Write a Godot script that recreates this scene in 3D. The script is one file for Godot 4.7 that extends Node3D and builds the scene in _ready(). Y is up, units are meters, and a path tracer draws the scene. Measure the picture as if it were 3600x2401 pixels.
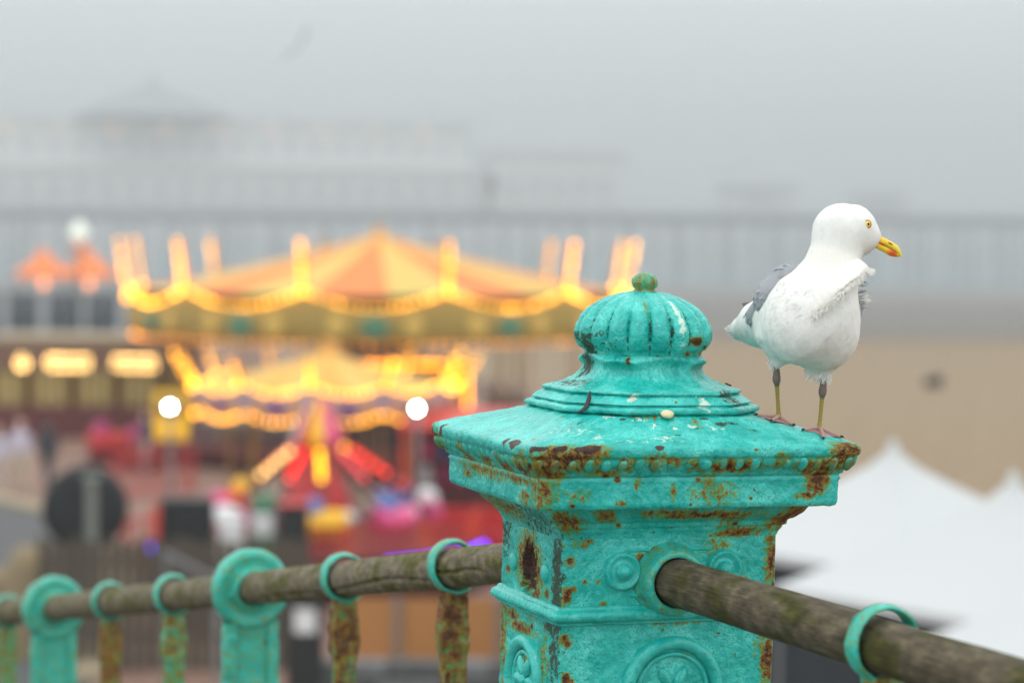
extends Node3D
# A gull on a peeling turquoise cast-iron pillar above a foggy seafront fairground.
# World: y up, metres, the lower promenade at y = 0, the eye at y = EYE on the upper terrace.

const EYE := 6.4
var M := {}
var taken := {}
var rng := RandomNumberGenerator.new()


# ---------------------------------------------------------------- mesh builder
class MB:
	var v := PackedVector3Array()
	var uv := PackedVector2Array()
	var col := PackedColorArray()
	var ix := PackedInt32Array()
	var seams := PackedInt32Array()
	var tint := Color.WHITE

	func _p(p: Vector3, t := Vector2.ZERO) -> int:
		v.append(p)
		uv.append(t)
		col.append(tint)
		return v.size() - 1

	func _orient(start: int) -> void:
		if start >= ix.size():
			return
		var mid := Vector3.ZERO
		var n := 0
		var step: int = maxi(1, (ix.size() - start) / 300)
		for k in range(start, ix.size(), step):
			mid += v[ix[k]]
			n += 1
		mid /= n
		var s := 0.0
		for k in range(start, ix.size(), 3):
			s += (v[ix[k]] - mid).dot((v[ix[k + 1]] - mid).cross(v[ix[k + 2]] - mid))
		if s > 0.0:
			for k in range(start, ix.size(), 3):
				var t := ix[k + 1]
				ix[k + 1] = ix[k + 2]
				ix[k + 2] = t

	func quad(a: Vector3, b: Vector3, c: Vector3, d: Vector3) -> void:
		var i := _p(a, Vector2(0, 1))
		_p(b, Vector2(1, 1))
		_p(c, Vector2(1, 0))
		_p(d, Vector2(0, 0))
		ix.append_array([i, i + 1, i + 2, i, i + 2, i + 3])

	func tri(a: Vector3, b: Vector3, c: Vector3) -> void:
		var i := _p(a)
		_p(b)
		_p(c)
		ix.append_array([i, i + 1, i + 2])

	func box(c: Vector3, s: Vector3, turn := Basis(), bevel := 0.0) -> void:
		var start := ix.size()
		var h := s / 2.0
		var b: float = minf(bevel, minf(h.x, minf(h.y, h.z)) * 0.9)
		for axis in 3:
			for sg in [-1.0, 1.0]:
				var p := []
				for q in [[-1, -1], [1, -1], [1, 1], [-1, 1]]:
					var w := Vector3.ZERO
					w[axis] = sg * h[axis]
					w[(axis + 1) % 3] = q[0] * (h[(axis + 1) % 3] - b)
					w[(axis + 2) % 3] = q[1] * (h[(axis + 2) % 3] - b)
					p.append(c + turn * w)
				if sg > 0:
					quad(p[3], p[2], p[1], p[0])
				else:
					quad(p[0], p[1], p[2], p[3])
		if b > 0.0:
			for axis in 3:
				var a1 := (axis + 1) % 3
				var a2 := (axis + 2) % 3
				for s1 in [-1.0, 1.0]:
					for s2 in [-1.0, 1.0]:
						var e := []
						for q in [[-1, 0], [1, 0], [1, 1], [-1, 1]]:
							var w := Vector3.ZERO
							w[axis] = q[0] * (h[axis] - b)
							w[a1] = s1 * (h[a1] - (0.0 if q[1] == 0 else b))
							w[a2] = s2 * (h[a2] - (b if q[1] == 0 else 0.0))
							e.append(c + turn * w)
						if s1 * s2 > 0:
							quad(e[0], e[1], e[2], e[3])
						else:
							quad(e[3], e[2], e[1], e[0])
			for sx in [-1.0, 1.0]:
				for sy in [-1.0, 1.0]:
					for sz in [-1.0, 1.0]:
						var a := c + turn * Vector3(sx * h.x, sy * (h.y - b), sz * (h.z - b))
						var d := c + turn * Vector3(sx * (h.x - b), sy * h.y, sz * (h.z - b))
						var f := c + turn * Vector3(sx * (h.x - b), sy * (h.y - b), sz * h.z)
						if sx * sy * sz > 0:
							tri(a, f, d)
						else:
							tri(a, d, f)
		_orient_faces(start, c)

	func _orient_faces(start: int, c: Vector3) -> void:  # convex shapes: every face looks away from c
		for k in range(start, ix.size(), 3):
			var a := v[ix[k]]
			var n := (v[ix[k + 2]] - a).cross(v[ix[k + 1]] - a)
			if n.dot(a - c) < 0.0:
				var t := ix[k + 1]
				ix[k + 1] = ix[k + 2]
				ix[k + 2] = t

	# a sheet of (rows x cols) points
	func grid(pts: PackedVector3Array, rows: int, cols: int, uvs := PackedVector2Array(), closed := false) -> void:
		var start := ix.size()
		var base := v.size()
		for k in pts.size():
			_p(pts[k], uvs[k] if uvs.size() else Vector2(float(k % cols) / maxf(1, cols - 1), float(k / cols) / maxf(1, rows - 1)))
		for r in rows - 1:
			for c in cols - 1:
				var i := base + r * cols + c
				ix.append_array([i, i + cols, i + 1, i + 1, i + cols, i + cols + 1])
		if closed:
			for r in rows:
				seams.append_array([base + r * cols, base + r * cols + cols - 1])
		_orient(start)

	func tube(path: Array, radii: Array, seg := 8, flat := 1.0, side := Vector3.ZERO) -> void:
		var n := path.size()
		var pts := PackedVector3Array()
		var uvs := PackedVector2Array()
		var up := Vector3.UP
		var d0: Vector3 = (path[1] - path[0]).normalized()
		if side != Vector3.ZERO:
			up = d0.cross(side).normalized()
		elif absf(d0.dot(up)) > 0.9:
			up = Vector3.RIGHT
		var along := 0.0
		for k in n:
			var d: Vector3 = (path[mini(k + 1, n - 1)] - path[maxi(k - 1, 0)]).normalized()
			var x := up.cross(d).normalized()
			up = d.cross(x).normalized()
			if k > 0:
				along += path[k].distance_to(path[k - 1])
			for s in seg + 1:
				var a := TAU * s / seg
				pts.append(path[k] + (x * cos(a) + up * sin(a) * flat) * radii[k])
				uvs.append(Vector2(float(s) / seg, along))
		var start := ix.size()
		grid(pts, n, seg + 1, uvs, true)
		# caps
		for e in [0, n - 1]:
			if radii[e] > 0.0005:
				var c := _p(path[e])
				for s in seg:
					var i := _p(pts[e * (seg + 1) + s])
					var j := _p(pts[e * (seg + 1) + s + 1])
					if e == 0:
						ix.append_array([c, i, j])
					else:
						ix.append_array([c, j, i])
		_orient(start)
		# caps keep the winding of their end
		if n > 1:
			var mid: Vector3 = (path[0] + path[n - 1]) / 2.0
			for k in range(start + (n - 1) * seg * 6, ix.size(), 3):
				var a := v[ix[k]]
				var nn := (v[ix[k + 2]] - a).cross(v[ix[k + 1]] - a)
				if nn.dot(a - mid) < 0.0:
					var t := ix[k + 1]
					ix[k + 1] = ix[k + 2]
					ix[k + 2] = t

	func lathe(profile: Array, seg: int, at := Transform3D()) -> void:  # profile: Vector2(radius, y)
		var pts := PackedVector3Array()
		for p in profile:
			for s in seg + 1:
				var a := TAU * s / seg
				pts.append(at * Vector3(p.x * cos(a), p.y, p.x * sin(a)))
		grid(pts, profile.size(), seg + 1, PackedVector2Array(), true)

	func ball(c: Vector3, r: Vector3, seg := 12, rings := 8, turn := Basis()) -> void:
		var pr := []
		for k in rings + 1:
			var a := PI * k / rings
			pr.append(Vector2(sin(a), cos(a)))
		lathe(pr, seg, Transform3D(turn * Basis.from_scale(r), c))

	func torus(at: Transform3D, big: float, small_x: float, small_y: float, seg := 28, ring := 10, from := 0.0, to := TAU) -> void:
		var pts := PackedVector3Array()
		for k in seg + 1:
			var a := from + (to - from) * k / seg
			for s in ring + 1:
				var b := TAU * s / ring
				var r := big + cos(b) * small_x
				pts.append(at * Vector3(r * cos(a), r * sin(a), sin(b) * small_y))
		grid(pts, seg + 1, ring + 1, PackedVector2Array(), true)

	func prism(poly: PackedVector2Array, y0: float, y1: float) -> void:  # poly in (x, z)
		var tri_ix := Geometry2D.triangulate_polygon(poly)
		for y in [y0, y1]:
			for k in range(0, tri_ix.size(), 3):
				var a := Vector3(poly[tri_ix[k]].x, y, poly[tri_ix[k]].y)
				var b := Vector3(poly[tri_ix[k + 1]].x, y, poly[tri_ix[k + 1]].y)
				var c := Vector3(poly[tri_ix[k + 2]].x, y, poly[tri_ix[k + 2]].y)
				var up := (c - a).cross(b - a).y > 0.0
				if up == (y == maxf(y0, y1)):
					tri(a, b, c)
				else:
					tri(a, c, b)
		var clockwise := Geometry2D.is_polygon_clockwise(poly)
		for k in poly.size():
			var a := poly[k]
			var b := poly[(k + 1) % poly.size()]
			var q := [Vector3(a.x, y0, a.y), Vector3(b.x, y0, b.y), Vector3(b.x, y1, b.y), Vector3(a.x, y1, a.y)]
			if clockwise == (y1 > y0):
				quad(q[0], q[1], q[2], q[3])
			else:
				quad(q[3], q[2], q[1], q[0])

	func normals() -> PackedVector3Array:
		var n := PackedVector3Array()
		n.resize(v.size())
		for k in range(0, ix.size(), 3):
			var a := ix[k]
			var b := ix[k + 1]
			var c := ix[k + 2]
			var f := (v[c] - v[a]).cross(v[b] - v[a])
			n[a] += f
			n[b] += f
			n[c] += f
		for k in range(0, seams.size(), 2):
			var s := n[seams[k]] + n[seams[k + 1]]
			n[seams[k]] = s
			n[seams[k + 1]] = s
		for k in n.size():
			n[k] = n[k].normalized() if n[k].length_squared() > 1e-20 else Vector3.UP
		return n

	func mesh(m: Material) -> ArrayMesh:
		var a := []
		a.resize(Mesh.ARRAY_MAX)
		a[Mesh.ARRAY_VERTEX] = v
		a[Mesh.ARRAY_NORMAL] = normals()
		a[Mesh.ARRAY_TEX_UV] = uv
		a[Mesh.ARRAY_COLOR] = col
		a[Mesh.ARRAY_INDEX] = ix
		var out := ArrayMesh.new()
		out.add_surface_from_arrays(Mesh.PRIMITIVE_TRIANGLES, a)
		out.surface_set_material(0, m)
		return out


# ---------------------------------------------------------------- naming and placing
func numbered(called: String) -> String:
	taken[called] = taken.get(called, -1) + 1
	return called if taken[called] == 0 else "%s_%03d" % [called, taken[called]]


func thing(called: String, label: String, category: String, at := Vector3.ZERO, turn := 0.0, group := "") -> Node3D:
	var o := Node3D.new()
	o.name = numbered(called)
	add_child(o)
	o.position = at
	o.rotation.y = turn
	tag(o, label, category, group)
	return o


func tag(o: Node3D, label: String, category: String, group := "") -> void:
	o.set_meta("label", label)
	o.set_meta("category", category)
	if group:
		o.set_meta("group", group)


func part(called: String, b: MB, m: Material, parent: Node3D, label := "") -> MeshInstance3D:
	var o := MeshInstance3D.new()
	o.mesh = b.mesh(m)
	o.name = called
	parent.add_child(o, true)
	if label:
		o.set_meta("label", label)
	return o


func shared(called: String, me: Mesh, parent: Node3D, at: Transform3D) -> MeshInstance3D:
	var o := MeshInstance3D.new()
	o.mesh = me
	o.name = called
	parent.add_child(o, true)
	o.transform = at
	return o


func setting(called: String, b: MB, m: Material) -> MeshInstance3D:
	var o := MeshInstance3D.new()
	o.mesh = b.mesh(m)
	o.name = called
	add_child(o)
	o.set_meta("kind", "structure")
	return o


func copy_of(o: Node3D, at: Vector3, turn: float, label: String) -> Node3D:
	var base: String = String(o.name).rstrip("0123456789").rstrip("_")
	var c: Node3D = o.duplicate()
	c.name = numbered(base)
	add_child(c)
	c.position = at
	c.rotation.y = turn
	c.set_meta("label", label)
	return c


func bx(c: Vector3, s: Vector3, turn := Basis(), bevel := 0.0) -> MB:
	var b := MB.new()
	b.box(c, s, turn, bevel)
	return b


func tb(path: Array, radii: Array, seg := 8) -> MB:
	var b := MB.new()
	b.tube(path, radii, seg)
	return b


# ---------------------------------------------------------------- materials
func plain(key: String, c: Color, rough := 0.7, metal := 0.0) -> StandardMaterial3D:
	var m := StandardMaterial3D.new()
	m.resource_name = key
	m.albedo_color = c
	m.roughness = rough
	m.metallic = metal
	M[key] = m
	return m


func glow(key: String, c: Color, energy: float) -> StandardMaterial3D:
	var m := plain(key, c, 0.5)
	m.emission_enabled = true
	m.emission = c
	m.emission_energy_multiplier = energy
	return m


func noise_image(w: int, h: int, freq: float, sd: int, octaves := 3, ridged := false, stretch := 1.0) -> PackedByteArray:
	var n := FastNoiseLite.new()
	n.noise_type = FastNoiseLite.TYPE_SIMPLEX_SMOOTH
	n.seed = sd
	n.frequency = freq
	n.fractal_type = FastNoiseLite.FRACTAL_RIDGED if ridged else FastNoiseLite.FRACTAL_FBM
	n.fractal_octaves = octaves
	var hh := int(h / stretch)
	var im := n.get_seamless_image(w, hh, false, false, 0.12)
	if hh != h:
		im.resize(w, h, Image.INTERPOLATE_CUBIC)
	im.convert(Image.FORMAT_L8)
	return im.get_data()


func two_tone(key: String, a: Color, b: Color, metres: float, rough: float, bump := 0.0, sd := 1, freq := 0.02) -> StandardMaterial3D:
	# world-mapped mottled material
	var m := StandardMaterial3D.new()
	m.resource_name = key
	var n := NoiseTexture2D.new()
	n.width = 512
	n.height = 512
	n.seamless = true
	var f := FastNoiseLite.new()
	f.seed = sd
	f.frequency = freq
	f.fractal_octaves = 5
	f.fractal_gain = 0.65
	n.noise = f
	var g := Gradient.new()
	g.set_color(0, a)
	g.set_color(1, b)
	g.set_offset(0, 0.25)
	g.set_offset(1, 0.75)
	n.color_ramp = g
	m.albedo_texture = n
	m.uv1_triplanar = true
	m.uv1_world_triplanar = true
	m.uv1_scale = Vector3.ONE / metres
	m.roughness = rough
	if bump > 0.0:
		var hn: NoiseTexture2D = n.duplicate()
		hn.color_ramp = null
		m.heightmap_enabled = true
		m.heightmap_texture = hn
		m.heightmap_scale = bump
	M[key] = m
	return m


# ---------------------------------------------------------------- peeling paint
# marks measured on the pillar's faces: [u, v, half width, half height (metres on the unrolled left and front faces), strength]
const CAP_RUST := [[0.588, 0.164, 0.064, 0.024, 1.2], [0.55, 0.194, 0.03, 0.021, 1.1], [0.533, 0.236, 0.025, 0.025, 0.9], [0.579, 0.155, 0.034, 0.021, 1.0], [0.656, 0.198, 0.038, 0.01, 0.8], [0.643, 0.149, 0.025, 0.015, 1.0], [0.706, 0.177, 0.014, 0.017, 0.8], [0.757, 0.168, 0.019, 0.014, 0.8], [0.795, 0.172, 0.017, 0.012, 0.8], [0.833, 0.181, 0.013, 0.014, 0.8], [0.863, 0.188, 0.014, 0.01, 0.7], [0.918, 0.185, 0.051, 0.014, 1.25], [0.893, 0.24, 0.042, 0.019, 0.55], [0.876, 0.215, 0.017, 0.021, 0.5], [1.011, 0.172, 0.017, 0.015, 0.7], [1.054, 0.181, 0.013, 0.012, 0.7], [1.1, 0.189, 0.034, 0.02, 1.1], [1.138, 0.151, 0.03, 0.021, 1.2], [1.117, 0.219, 0.025, 0.03, 1.2], [1.13, 0.185, 0.022, 0.025, 1.1], [1.096, 0.249, 0.021, 0.007, 1.0], [0.694, 0.257, 0.01, 0.005, 0.8], [0.605, 0.245, 0.025, 0.01, 0.5], [0.728, 0.223, 0.007, 0.01, 0.4], [0.804, 0.24, 0.007, 0.012, 0.7], [0.757, 0.16, 0.01, 0.007, 0.6], [0.736, 0.009, 0.007, 0.011, 0.9], [0.757, 0.013, 0.008, 0.011, 0.8], [0.812, 0.006, 0.008, 0.011, 0.9], [0.833, 0.0, 0.006, 0.009, 0.8], [0.69, 0.006, 0.007, 0.008, 0.8], [0.876, 0.038, 0.012, 0.015, 0.5], [0.011, 0.16, 0.011, 0.021, 1.0], [0.043, 0.166, 0.011, 0.021, 0.9], [0.151, 0.197, 0.022, 0.025, 0.8], [0.259, 0.2, 0.032, 0.021, 0.7], [0.367, 0.197, 0.032, 0.021, 0.8], [0.474, 0.187, 0.026, 0.03, 0.9], [0.226, 0.224, 0.129, 0.012, 0.7], [0.119, 0.239, 0.022, 0.007, 1.0], [0.41, 0.223, 0.086, 0.008, 0.8], [0.453, 0.253, 0.026, 0.012, 0.8], [0.507, 0.23, 0.017, 0.025, 0.8], [0.119, 0.23, 0.017, 0.01, 0.6]]
const CAP_CHIP := [[0.63, 0.145, 0.029, 0.011, 1.3], [0.579, 0.144, 0.019, 0.008, 1.2], [0.543, 0.144, 0.015, 0.008, 1.1], [0.524, 0.144, 0.012, 0.01, 1.2], [0.766, 0.144, 0.011, 0.007, 1.2], [0.442, 0.14, 0.026, 0.014, 1.2], [0.065, 0.148, 0.009, 0.02, 1.1], [0.399, 0.139, 0.011, 0.015, 1.0]]
const CAP_DARK := [[0.62, -0.013, 0.012, 0.009, 1.2], [0.711, 0.019, 0.014, 0.006, 1.2], [0.662, 0.021, 0.01, 0.005, 1.0], [0.529, 0.038, 0.005, 0.006, 1.0], [0.944, 0.042, 0.017, 0.008, 1.0], [0.91, 0.019, 0.012, 0.006, 1.0], [0.867, 0.057, 0.007, 0.006, 0.9], [0.977, 0.038, 0.015, 0.008, 0.8], [1.011, 0.067, 0.008, 0.006, 0.8], [0.808, 0.086, 0.007, 0.004, 0.8]]
const CAP_WHITE := [[0.605, 0.013, 0.027, 0.009, 0.9], [0.711, 0.021, 0.022, 0.008, 0.7], [0.778, 0.006, 0.008, 0.008, 1.0], [0.783, 0.101, 0.022, 0.011, 0.7], [0.808, 0.057, 0.007, 0.008, 0.9], [0.63, 0.093, 0.012, 0.011, 0.7], [0.859, 0.051, 0.012, 0.011, 0.8], [0.757, 0.048, 0.008, 0.009, 0.6], [0.918, 0.057, 0.022, 0.015, 0.45], [0.537, 0.067, 0.076, 0.019, 0.35], [0.706, 0.114, 0.136, 0.011, 0.35]]
const SH_RUST := [[0.324, 0.008, 0.021, 0.006, 0.4], [0.345, 0.002, 0.014, 0.006, 0.9], [0.337, 0.008, 0.01, 0.006, 0.8], [0.615, -0.01, 0.043, 0.011, 1.0], [0.564, -0.013, 0.017, 0.008, 0.7], [0.409, 0.043, 0.012, 0.006, 1.0], [0.448, 0.051, 0.012, 0.022, 1.1], [0.307, 0.099, 0.009, 0.021, 1.0], [0.315, 0.089, 0.01, 0.007, 0.9], [0.379, 0.117, 0.006, 0.006, 0.9], [0.709, 0.043, 0.012, 0.055, 0.95], [0.711, 0.138, 0.01, 0.071, 1.0], [0.708, 0.225, 0.014, 0.047, 1.15], [0.701, 0.186, 0.017, 0.047, 0.6], [0.307, 0.178, 0.012, 0.011, 1.0], [0.313, 0.249, 0.011, 0.011, 1.2], [0.538, 0.191, 0.015, 0.006, 1.0], [0.491, 0.146, 0.014, 0.009, 1.1], [0.529, 0.146, 0.017, 0.009, 1.1], [0.427, 0.148, 0.007, 0.006, 0.9], [0.564, 0.15, 0.007, 0.006, 0.8], [0.341, 0.075, 0.004, 0.004, 0.7], [0.367, 0.075, 0.005, 0.004, 0.8], [0.598, 0.02, 0.026, 0.016, 0.5], [0.649, 0.075, 0.01, 0.008, 0.7], [0.138, 0.061, 0.047, 0.051, 1.25], [0.166, 0.111, 0.03, 0.041, 1.1], [0.017, 0.209, 0.019, 0.074, 0.75], [0.106, 0.184, 0.064, 0.01, 1.0], [0.138, 0.226, 0.03, 0.033, 0.7], [0.192, 0.086, 0.017, 0.049, 0.8], [0.064, 0.168, 0.03, 0.01, 1.0], [0.224, 0.226, 0.017, 0.049, 0.5]]
const SH_DARK := [[0.277, 0.086, 0.023, 0.107, 1.1], [0.273, 0.209, 0.026, 0.049, 0.8], [0.021, 0.021, 0.026, 0.049, 0.7], [0.256, 0.16, 0.047, 0.015, 0.8]]


func splat(f: PackedFloat32Array, w: int, h: int, mpp: float, marks: Array) -> void:
	for m in marks:
		var cx: float = m[0] / mpp
		var cy: float = m[1] / mpp
		var rx: float = m[2] * 1.5 / mpp
		var ry: float = m[3] * 1.5 / mpp
		for y in range(maxi(0, int(cy - ry)), mini(h, int(cy + ry) + 2)):
			for x in range(maxi(0, int(cx - rx)), mini(w, int(cx + rx) + 2)):
				var q := Vector2((x - cx) / rx, (y - cy) / ry).length_squared()
				if q < 1.0:
					var k := y * w + x
					f[k] = maxf(f[k], m[4] * (1.0 - q) * (1.0 - q * 0.4))


func painted(key: String, w: int, h: int, mpp: float, sd: int, rust: Array, chips: Array, dark: Array, white: Array, freckles: int, grime: float, bare := 0.0) -> StandardMaterial3D:
	var r := RandomNumberGenerator.new()
	r.seed = sd
	var fr := PackedFloat32Array()
	fr.resize(w * h)
	var fc := fr.duplicate()
	var fd := fr.duplicate()
	var fw := fr.duplicate()
	var fs := fr.duplicate()
	var spots := []
	for k in freckles:
		var s := 0.0020 + 0.0075 * pow(r.randf(), 3.0)
		spots.append([r.randf() * w * mpp, r.randf() * h * mpp, s * r.randf_range(0.7, 1.6), s, r.randf_range(0.7, 1.15)])
	splat(fr, w, h, mpp, rust)
	splat(fs, w, h, mpp, spots)
	splat(fc, w, h, mpp, chips.map(func(q: Array) -> Array: return [q[0], q[1], q[2] * 0.72, q[3] * 0.8, q[4]]))
	splat(fd, w, h, mpp, dark)
	splat(fw, w, h, mpp, white)
	var px := 0.001 / mpp  # pixels in a millimetre
	var fine := noise_image(w, h, 0.17 / px, sd + 1, 3)
	var med := noise_image(w, h, 0.055 / px, sd + 2, 4)
	var big := noise_image(w, h, 0.011 / px, sd + 3, 3)
	var drip := noise_image(w, h, 0.11 / px, sd + 5, 2, false, 5.0)
	var crack := noise_image(w, h, 0.07 / px, sd + 4, 3, true, 0.6)
	var out := PackedByteArray()
	out.resize(w * h * 3)
	var hi := PackedByteArray()
	hi.resize(w * h)
	var ro := PackedByteArray()
	ro.resize(w * h)
	for k in w * h:
		var nf := fine[k] / 255.0
		var nm := med[k] / 255.0
		var nb := big[k] / 255.0
		var nc := crack[k] / 255.0
		var red := 0.150
		var green := 0.700
		var blue := 0.660
		var t := (nm - 0.5) * 0.12 + (nf - 0.5) * 0.07 + (nb - 0.5) * 0.20
		red += t * 1.2
		green += t
		blue += t
		# chalky bloom
		var chalk := clampf((nb - 0.56) * 3.0, 0.0, 0.6) * clampf(nf * 1.6 - 0.35, 0.0, 1.0)
		red += (0.62 - red) * chalk * 0.5
		green += (0.84 - green) * chalk * 0.5
		blue += (0.79 - blue) * chalk * 0.5
		var tall := 0.45 + (nm - 0.5) * 0.5 + (nf - 0.5) * 0.22
		var rough := 0.32 + chalk * 0.3 + (nm - 0.5) * 0.15
		# grime that sits in fine cracks
		var g := clampf((nc - 0.80) * 7.0, 0.0, 1.0) * clampf((nb - 0.36) * 3.2 + grime, 0.0, 1.0)
		g = maxf(g, clampf((nf + nm * 0.6 - 1.19 + grime * 0.22) * 5.0, 0.0, 1.0) * 0.6)
		var dd := fd[k]
		if dd > 0.0:
			g = maxf(g, clampf((dd + (nf - 0.5) * 0.8 + (nm - 0.5) * 1.1 - 0.38) * 3.0, 0.0, 1.0))
		red += (0.13 - red) * g * 0.85
		green += (0.17 - green) * g * 0.85
		blue += (0.10 - blue) * g * 0.85
		tall -= g * 0.22
		rough += g * 0.3
		var a := fr[k] + bare * (0.45 + nb * 0.9)
		if a > 0.02:
			var q := a * 1.0 + (nm - 0.5) * 1.25 + (nf - 0.5) * 0.5 + (drip[k] / 255.0 - 0.5) * 0.7
			var stain := clampf((q - 0.04) * 1.7, 0.0, 1.0)
			var core := clampf((q - 0.50) * 2.0, 0.0, 1.0)
			var deep := clampf((q - 0.92) * 2.4, 0.0, 1.0)
			var amt := stain * 0.80
			red += (0.53 - red) * amt
			green += (0.46 - green) * amt
			blue += (0.09 - blue) * amt
			red += (0.49 - red) * core
			green += (0.285 - green) * core
			blue += (0.04 - blue) * core
			red += (0.24 - red) * deep
			green += (0.125 - green) * deep
			blue += (0.05 - blue) * deep
			tall += core * (nf - 0.5) * 0.9 - deep * 0.22
			rough += core * 0.35
		var sp := fs[k]
		if sp > 0.0:
			# pinholes: a dark core in a soft ochre bleed
			var q := sp * 1.15 + (nf - 0.5) * 0.35 + (nm - 0.5) * 0.3
			var halo := clampf(q * 1.5, 0.0, 1.0) * 0.75
			var pit := clampf((q - 0.55) * 3.0, 0.0, 1.0)
			red += (0.52 - red) * halo
			green += (0.43 - green) * halo
			blue += (0.09 - blue) * halo
			red += (0.28 - red) * pit
			green += (0.15 - green) * pit
			blue += (0.04 - blue) * pit
			tall -= pit * 0.15
		var c := fc[k]
		if c > 0.02:
			var q := clampf((c + (nm - 0.5) * 0.9 - 0.42) * 9.0, 0.0, 1.0)
			red += (0.21 + nf * 0.08 - red) * q
			green += (0.135 + nf * 0.06 - green) * q
			blue += (0.10 + nf * 0.05 - blue) * q
			tall -= q * 0.35
			rough += q * 0.3
		var wv := fw[k]
		if wv > 0.02:
			var q := clampf((wv + (nm - 0.5) * 1.3 + (nf - 0.5) * 0.6 - 0.42) * 4.0, 0.0, 1.0) * 0.85
			red += (0.84 - red) * q
			green += (0.85 - green) * q
			blue += (0.78 - blue) * q
			tall += q * 0.12
		out[k * 3] = clampi(int(red * 255.0), 0, 255)
		out[k * 3 + 1] = clampi(int(green * 255.0), 0, 255)
		out[k * 3 + 2] = clampi(int(blue * 255.0), 0, 255)
		hi[k] = clampi(int(tall * 255.0), 0, 255)
		ro[k] = clampi(int(rough * 255.0), 0, 255)
	var m := StandardMaterial3D.new()
	m.resource_name = key
	m.albedo_texture = ImageTexture.create_from_image(Image.create_from_data(w, h, false, Image.FORMAT_RGB8, out))
	m.heightmap_enabled = true
	m.heightmap_texture = ImageTexture.create_from_image(Image.create_from_data(w, h, false, Image.FORMAT_L8, hi))
	m.heightmap_scale = 0.38
	m.roughness_texture = ImageTexture.create_from_image(Image.create_from_data(w, h, false, Image.FORMAT_L8, ro))
	m.roughness = 1.0
	m.metallic_specular = 0.5
	M[key] = m
	return m


# ---------------------------------------------------------------- cast-iron lofts
const CAP_X := 0.3233
const CAP_Z := 0.2609
const CAP_TOP := [[0.186, 0.166, 0.012, 0.085, 0.047], [0.200, 0.178, 0.012, 0.080, 0.044], [0.232, 0.202, 0.012, 0.045, 0.030], [0.268, 0.228, 0.010, 0.016, 0.0165], [0.300, 0.246, 0.008, 0.0, 0.0065], [0.317, 0.2550, 0.007, 0.0, 0.001]]  # rings of the dished top: half width, half depth, corner radius, chamfer, height over the edge
const LIP := 1.334  # height of the cap's edge above the pillar's foot


func ring_point(side: int, s: float, hx: float, hz: float, r: float, ch: float) -> Vector2:
	var p: Vector2
	match side:
		0: p = Vector2(-hx, lerpf(-hz, hz, s))
		1: p = Vector2(lerpf(-hx, hx, s), hz)
		2: p = Vector2(hx, lerpf(hz, -hz, s))
		_: p = Vector2(lerpf(hx, -hx, s), -hz)
	if ch > 0.0:
		var over := absf(p.x) + absf(p.y) - (hx + hz - ch)
		if over > 0.0:
			# slide onto the chamfer, spread evenly
			p -= Vector2(signf(p.x), signf(p.y)) * over / 2.0
	if r > 0.0:
		var q := Vector2(clampf(p.x, -(hx - r), hx - r), clampf(p.y, -(hz - r), hz - r))
		var d := p - q
		if d.length() > 1e-6 and absf(d.x) > 1e-6 and absf(d.y) > 1e-6:
			p = q + d.normalized() * minf(r, d.length())
	return p


# rings: [hx, hz, corner radius, chamfer, y]; u runs over the left then the front face (then wraps), v in metres
func loft(rings: Array, per_side: int, step: float, zs: float, tall: float, bend: Callable) -> MB:
	var fine := []
	for k in rings.size() - 1:
		var a: Array = rings[k]
		var b: Array = rings[k + 1]
		var far := Vector3(a[0], a[1], a[4]).distance_to(Vector3(b[0], b[1], b[4]))
		var n: int = maxi(1, int(round(far / step)))
		for j in n:
			var row := []
			for c in 5:
				row.append(lerpf(a[c], b[c], float(j) / n))
			fine.append(row)
	fine.append(rings[rings.size() - 1])
	var cols := per_side * 4 + 1
	var pts := PackedVector3Array()
	var uvs := PackedVector2Array()
	var down := 0.0
	for k in fine.size():
		var f: Array = fine[k]
		if k > 0:
			var g: Array = fine[k - 1]
			down += Vector2(maxf(absf(f[0] - g[0]), absf(f[1] - g[1])), f[4] - g[4]).length()
		for c in cols:
			var side := (c / per_side) % 4
			var s := float(c % per_side) / per_side
			if c == cols - 1:
				side = 3
				s = 1.0
			var p := ring_point(side, s, f[0], f[1], f[2], f[3])
			pts.append(Vector3(p.x, f[4], p.y))
			var along := s * zs if side % 2 == 0 else zs + s * (1.0 - zs)
			uvs.append(Vector2(along + (1.0 if side >= 2 else 0.0), down / tall))
	var m := MB.new()
	m.grid(pts, fine.size(), cols, uvs, true)
	var n := m.normals()
	for k in pts.size():
		var p := m.v[k]
		m.v[k] = p + n[k] * bend.call(p, uvs[k].x, uvs[k].y * tall, n[k])
	# the seam closes exactly
	for k in range(0, m.seams.size(), 2):
		m.v[m.seams[k + 1]] = m.v[m.seams[k]]
	return m


var lump := FastNoiseLite.new()


func lumps(p: Vector3) -> float:
	return lump.get_noise_3dv(p) * 0.0016 + lump.get_noise_3dv(p * 4.0) * 0.0006


func bend_plain(p: Vector3, _u: float, _v: float, _n: Vector3) -> float:
	return lumps(p)


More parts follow.
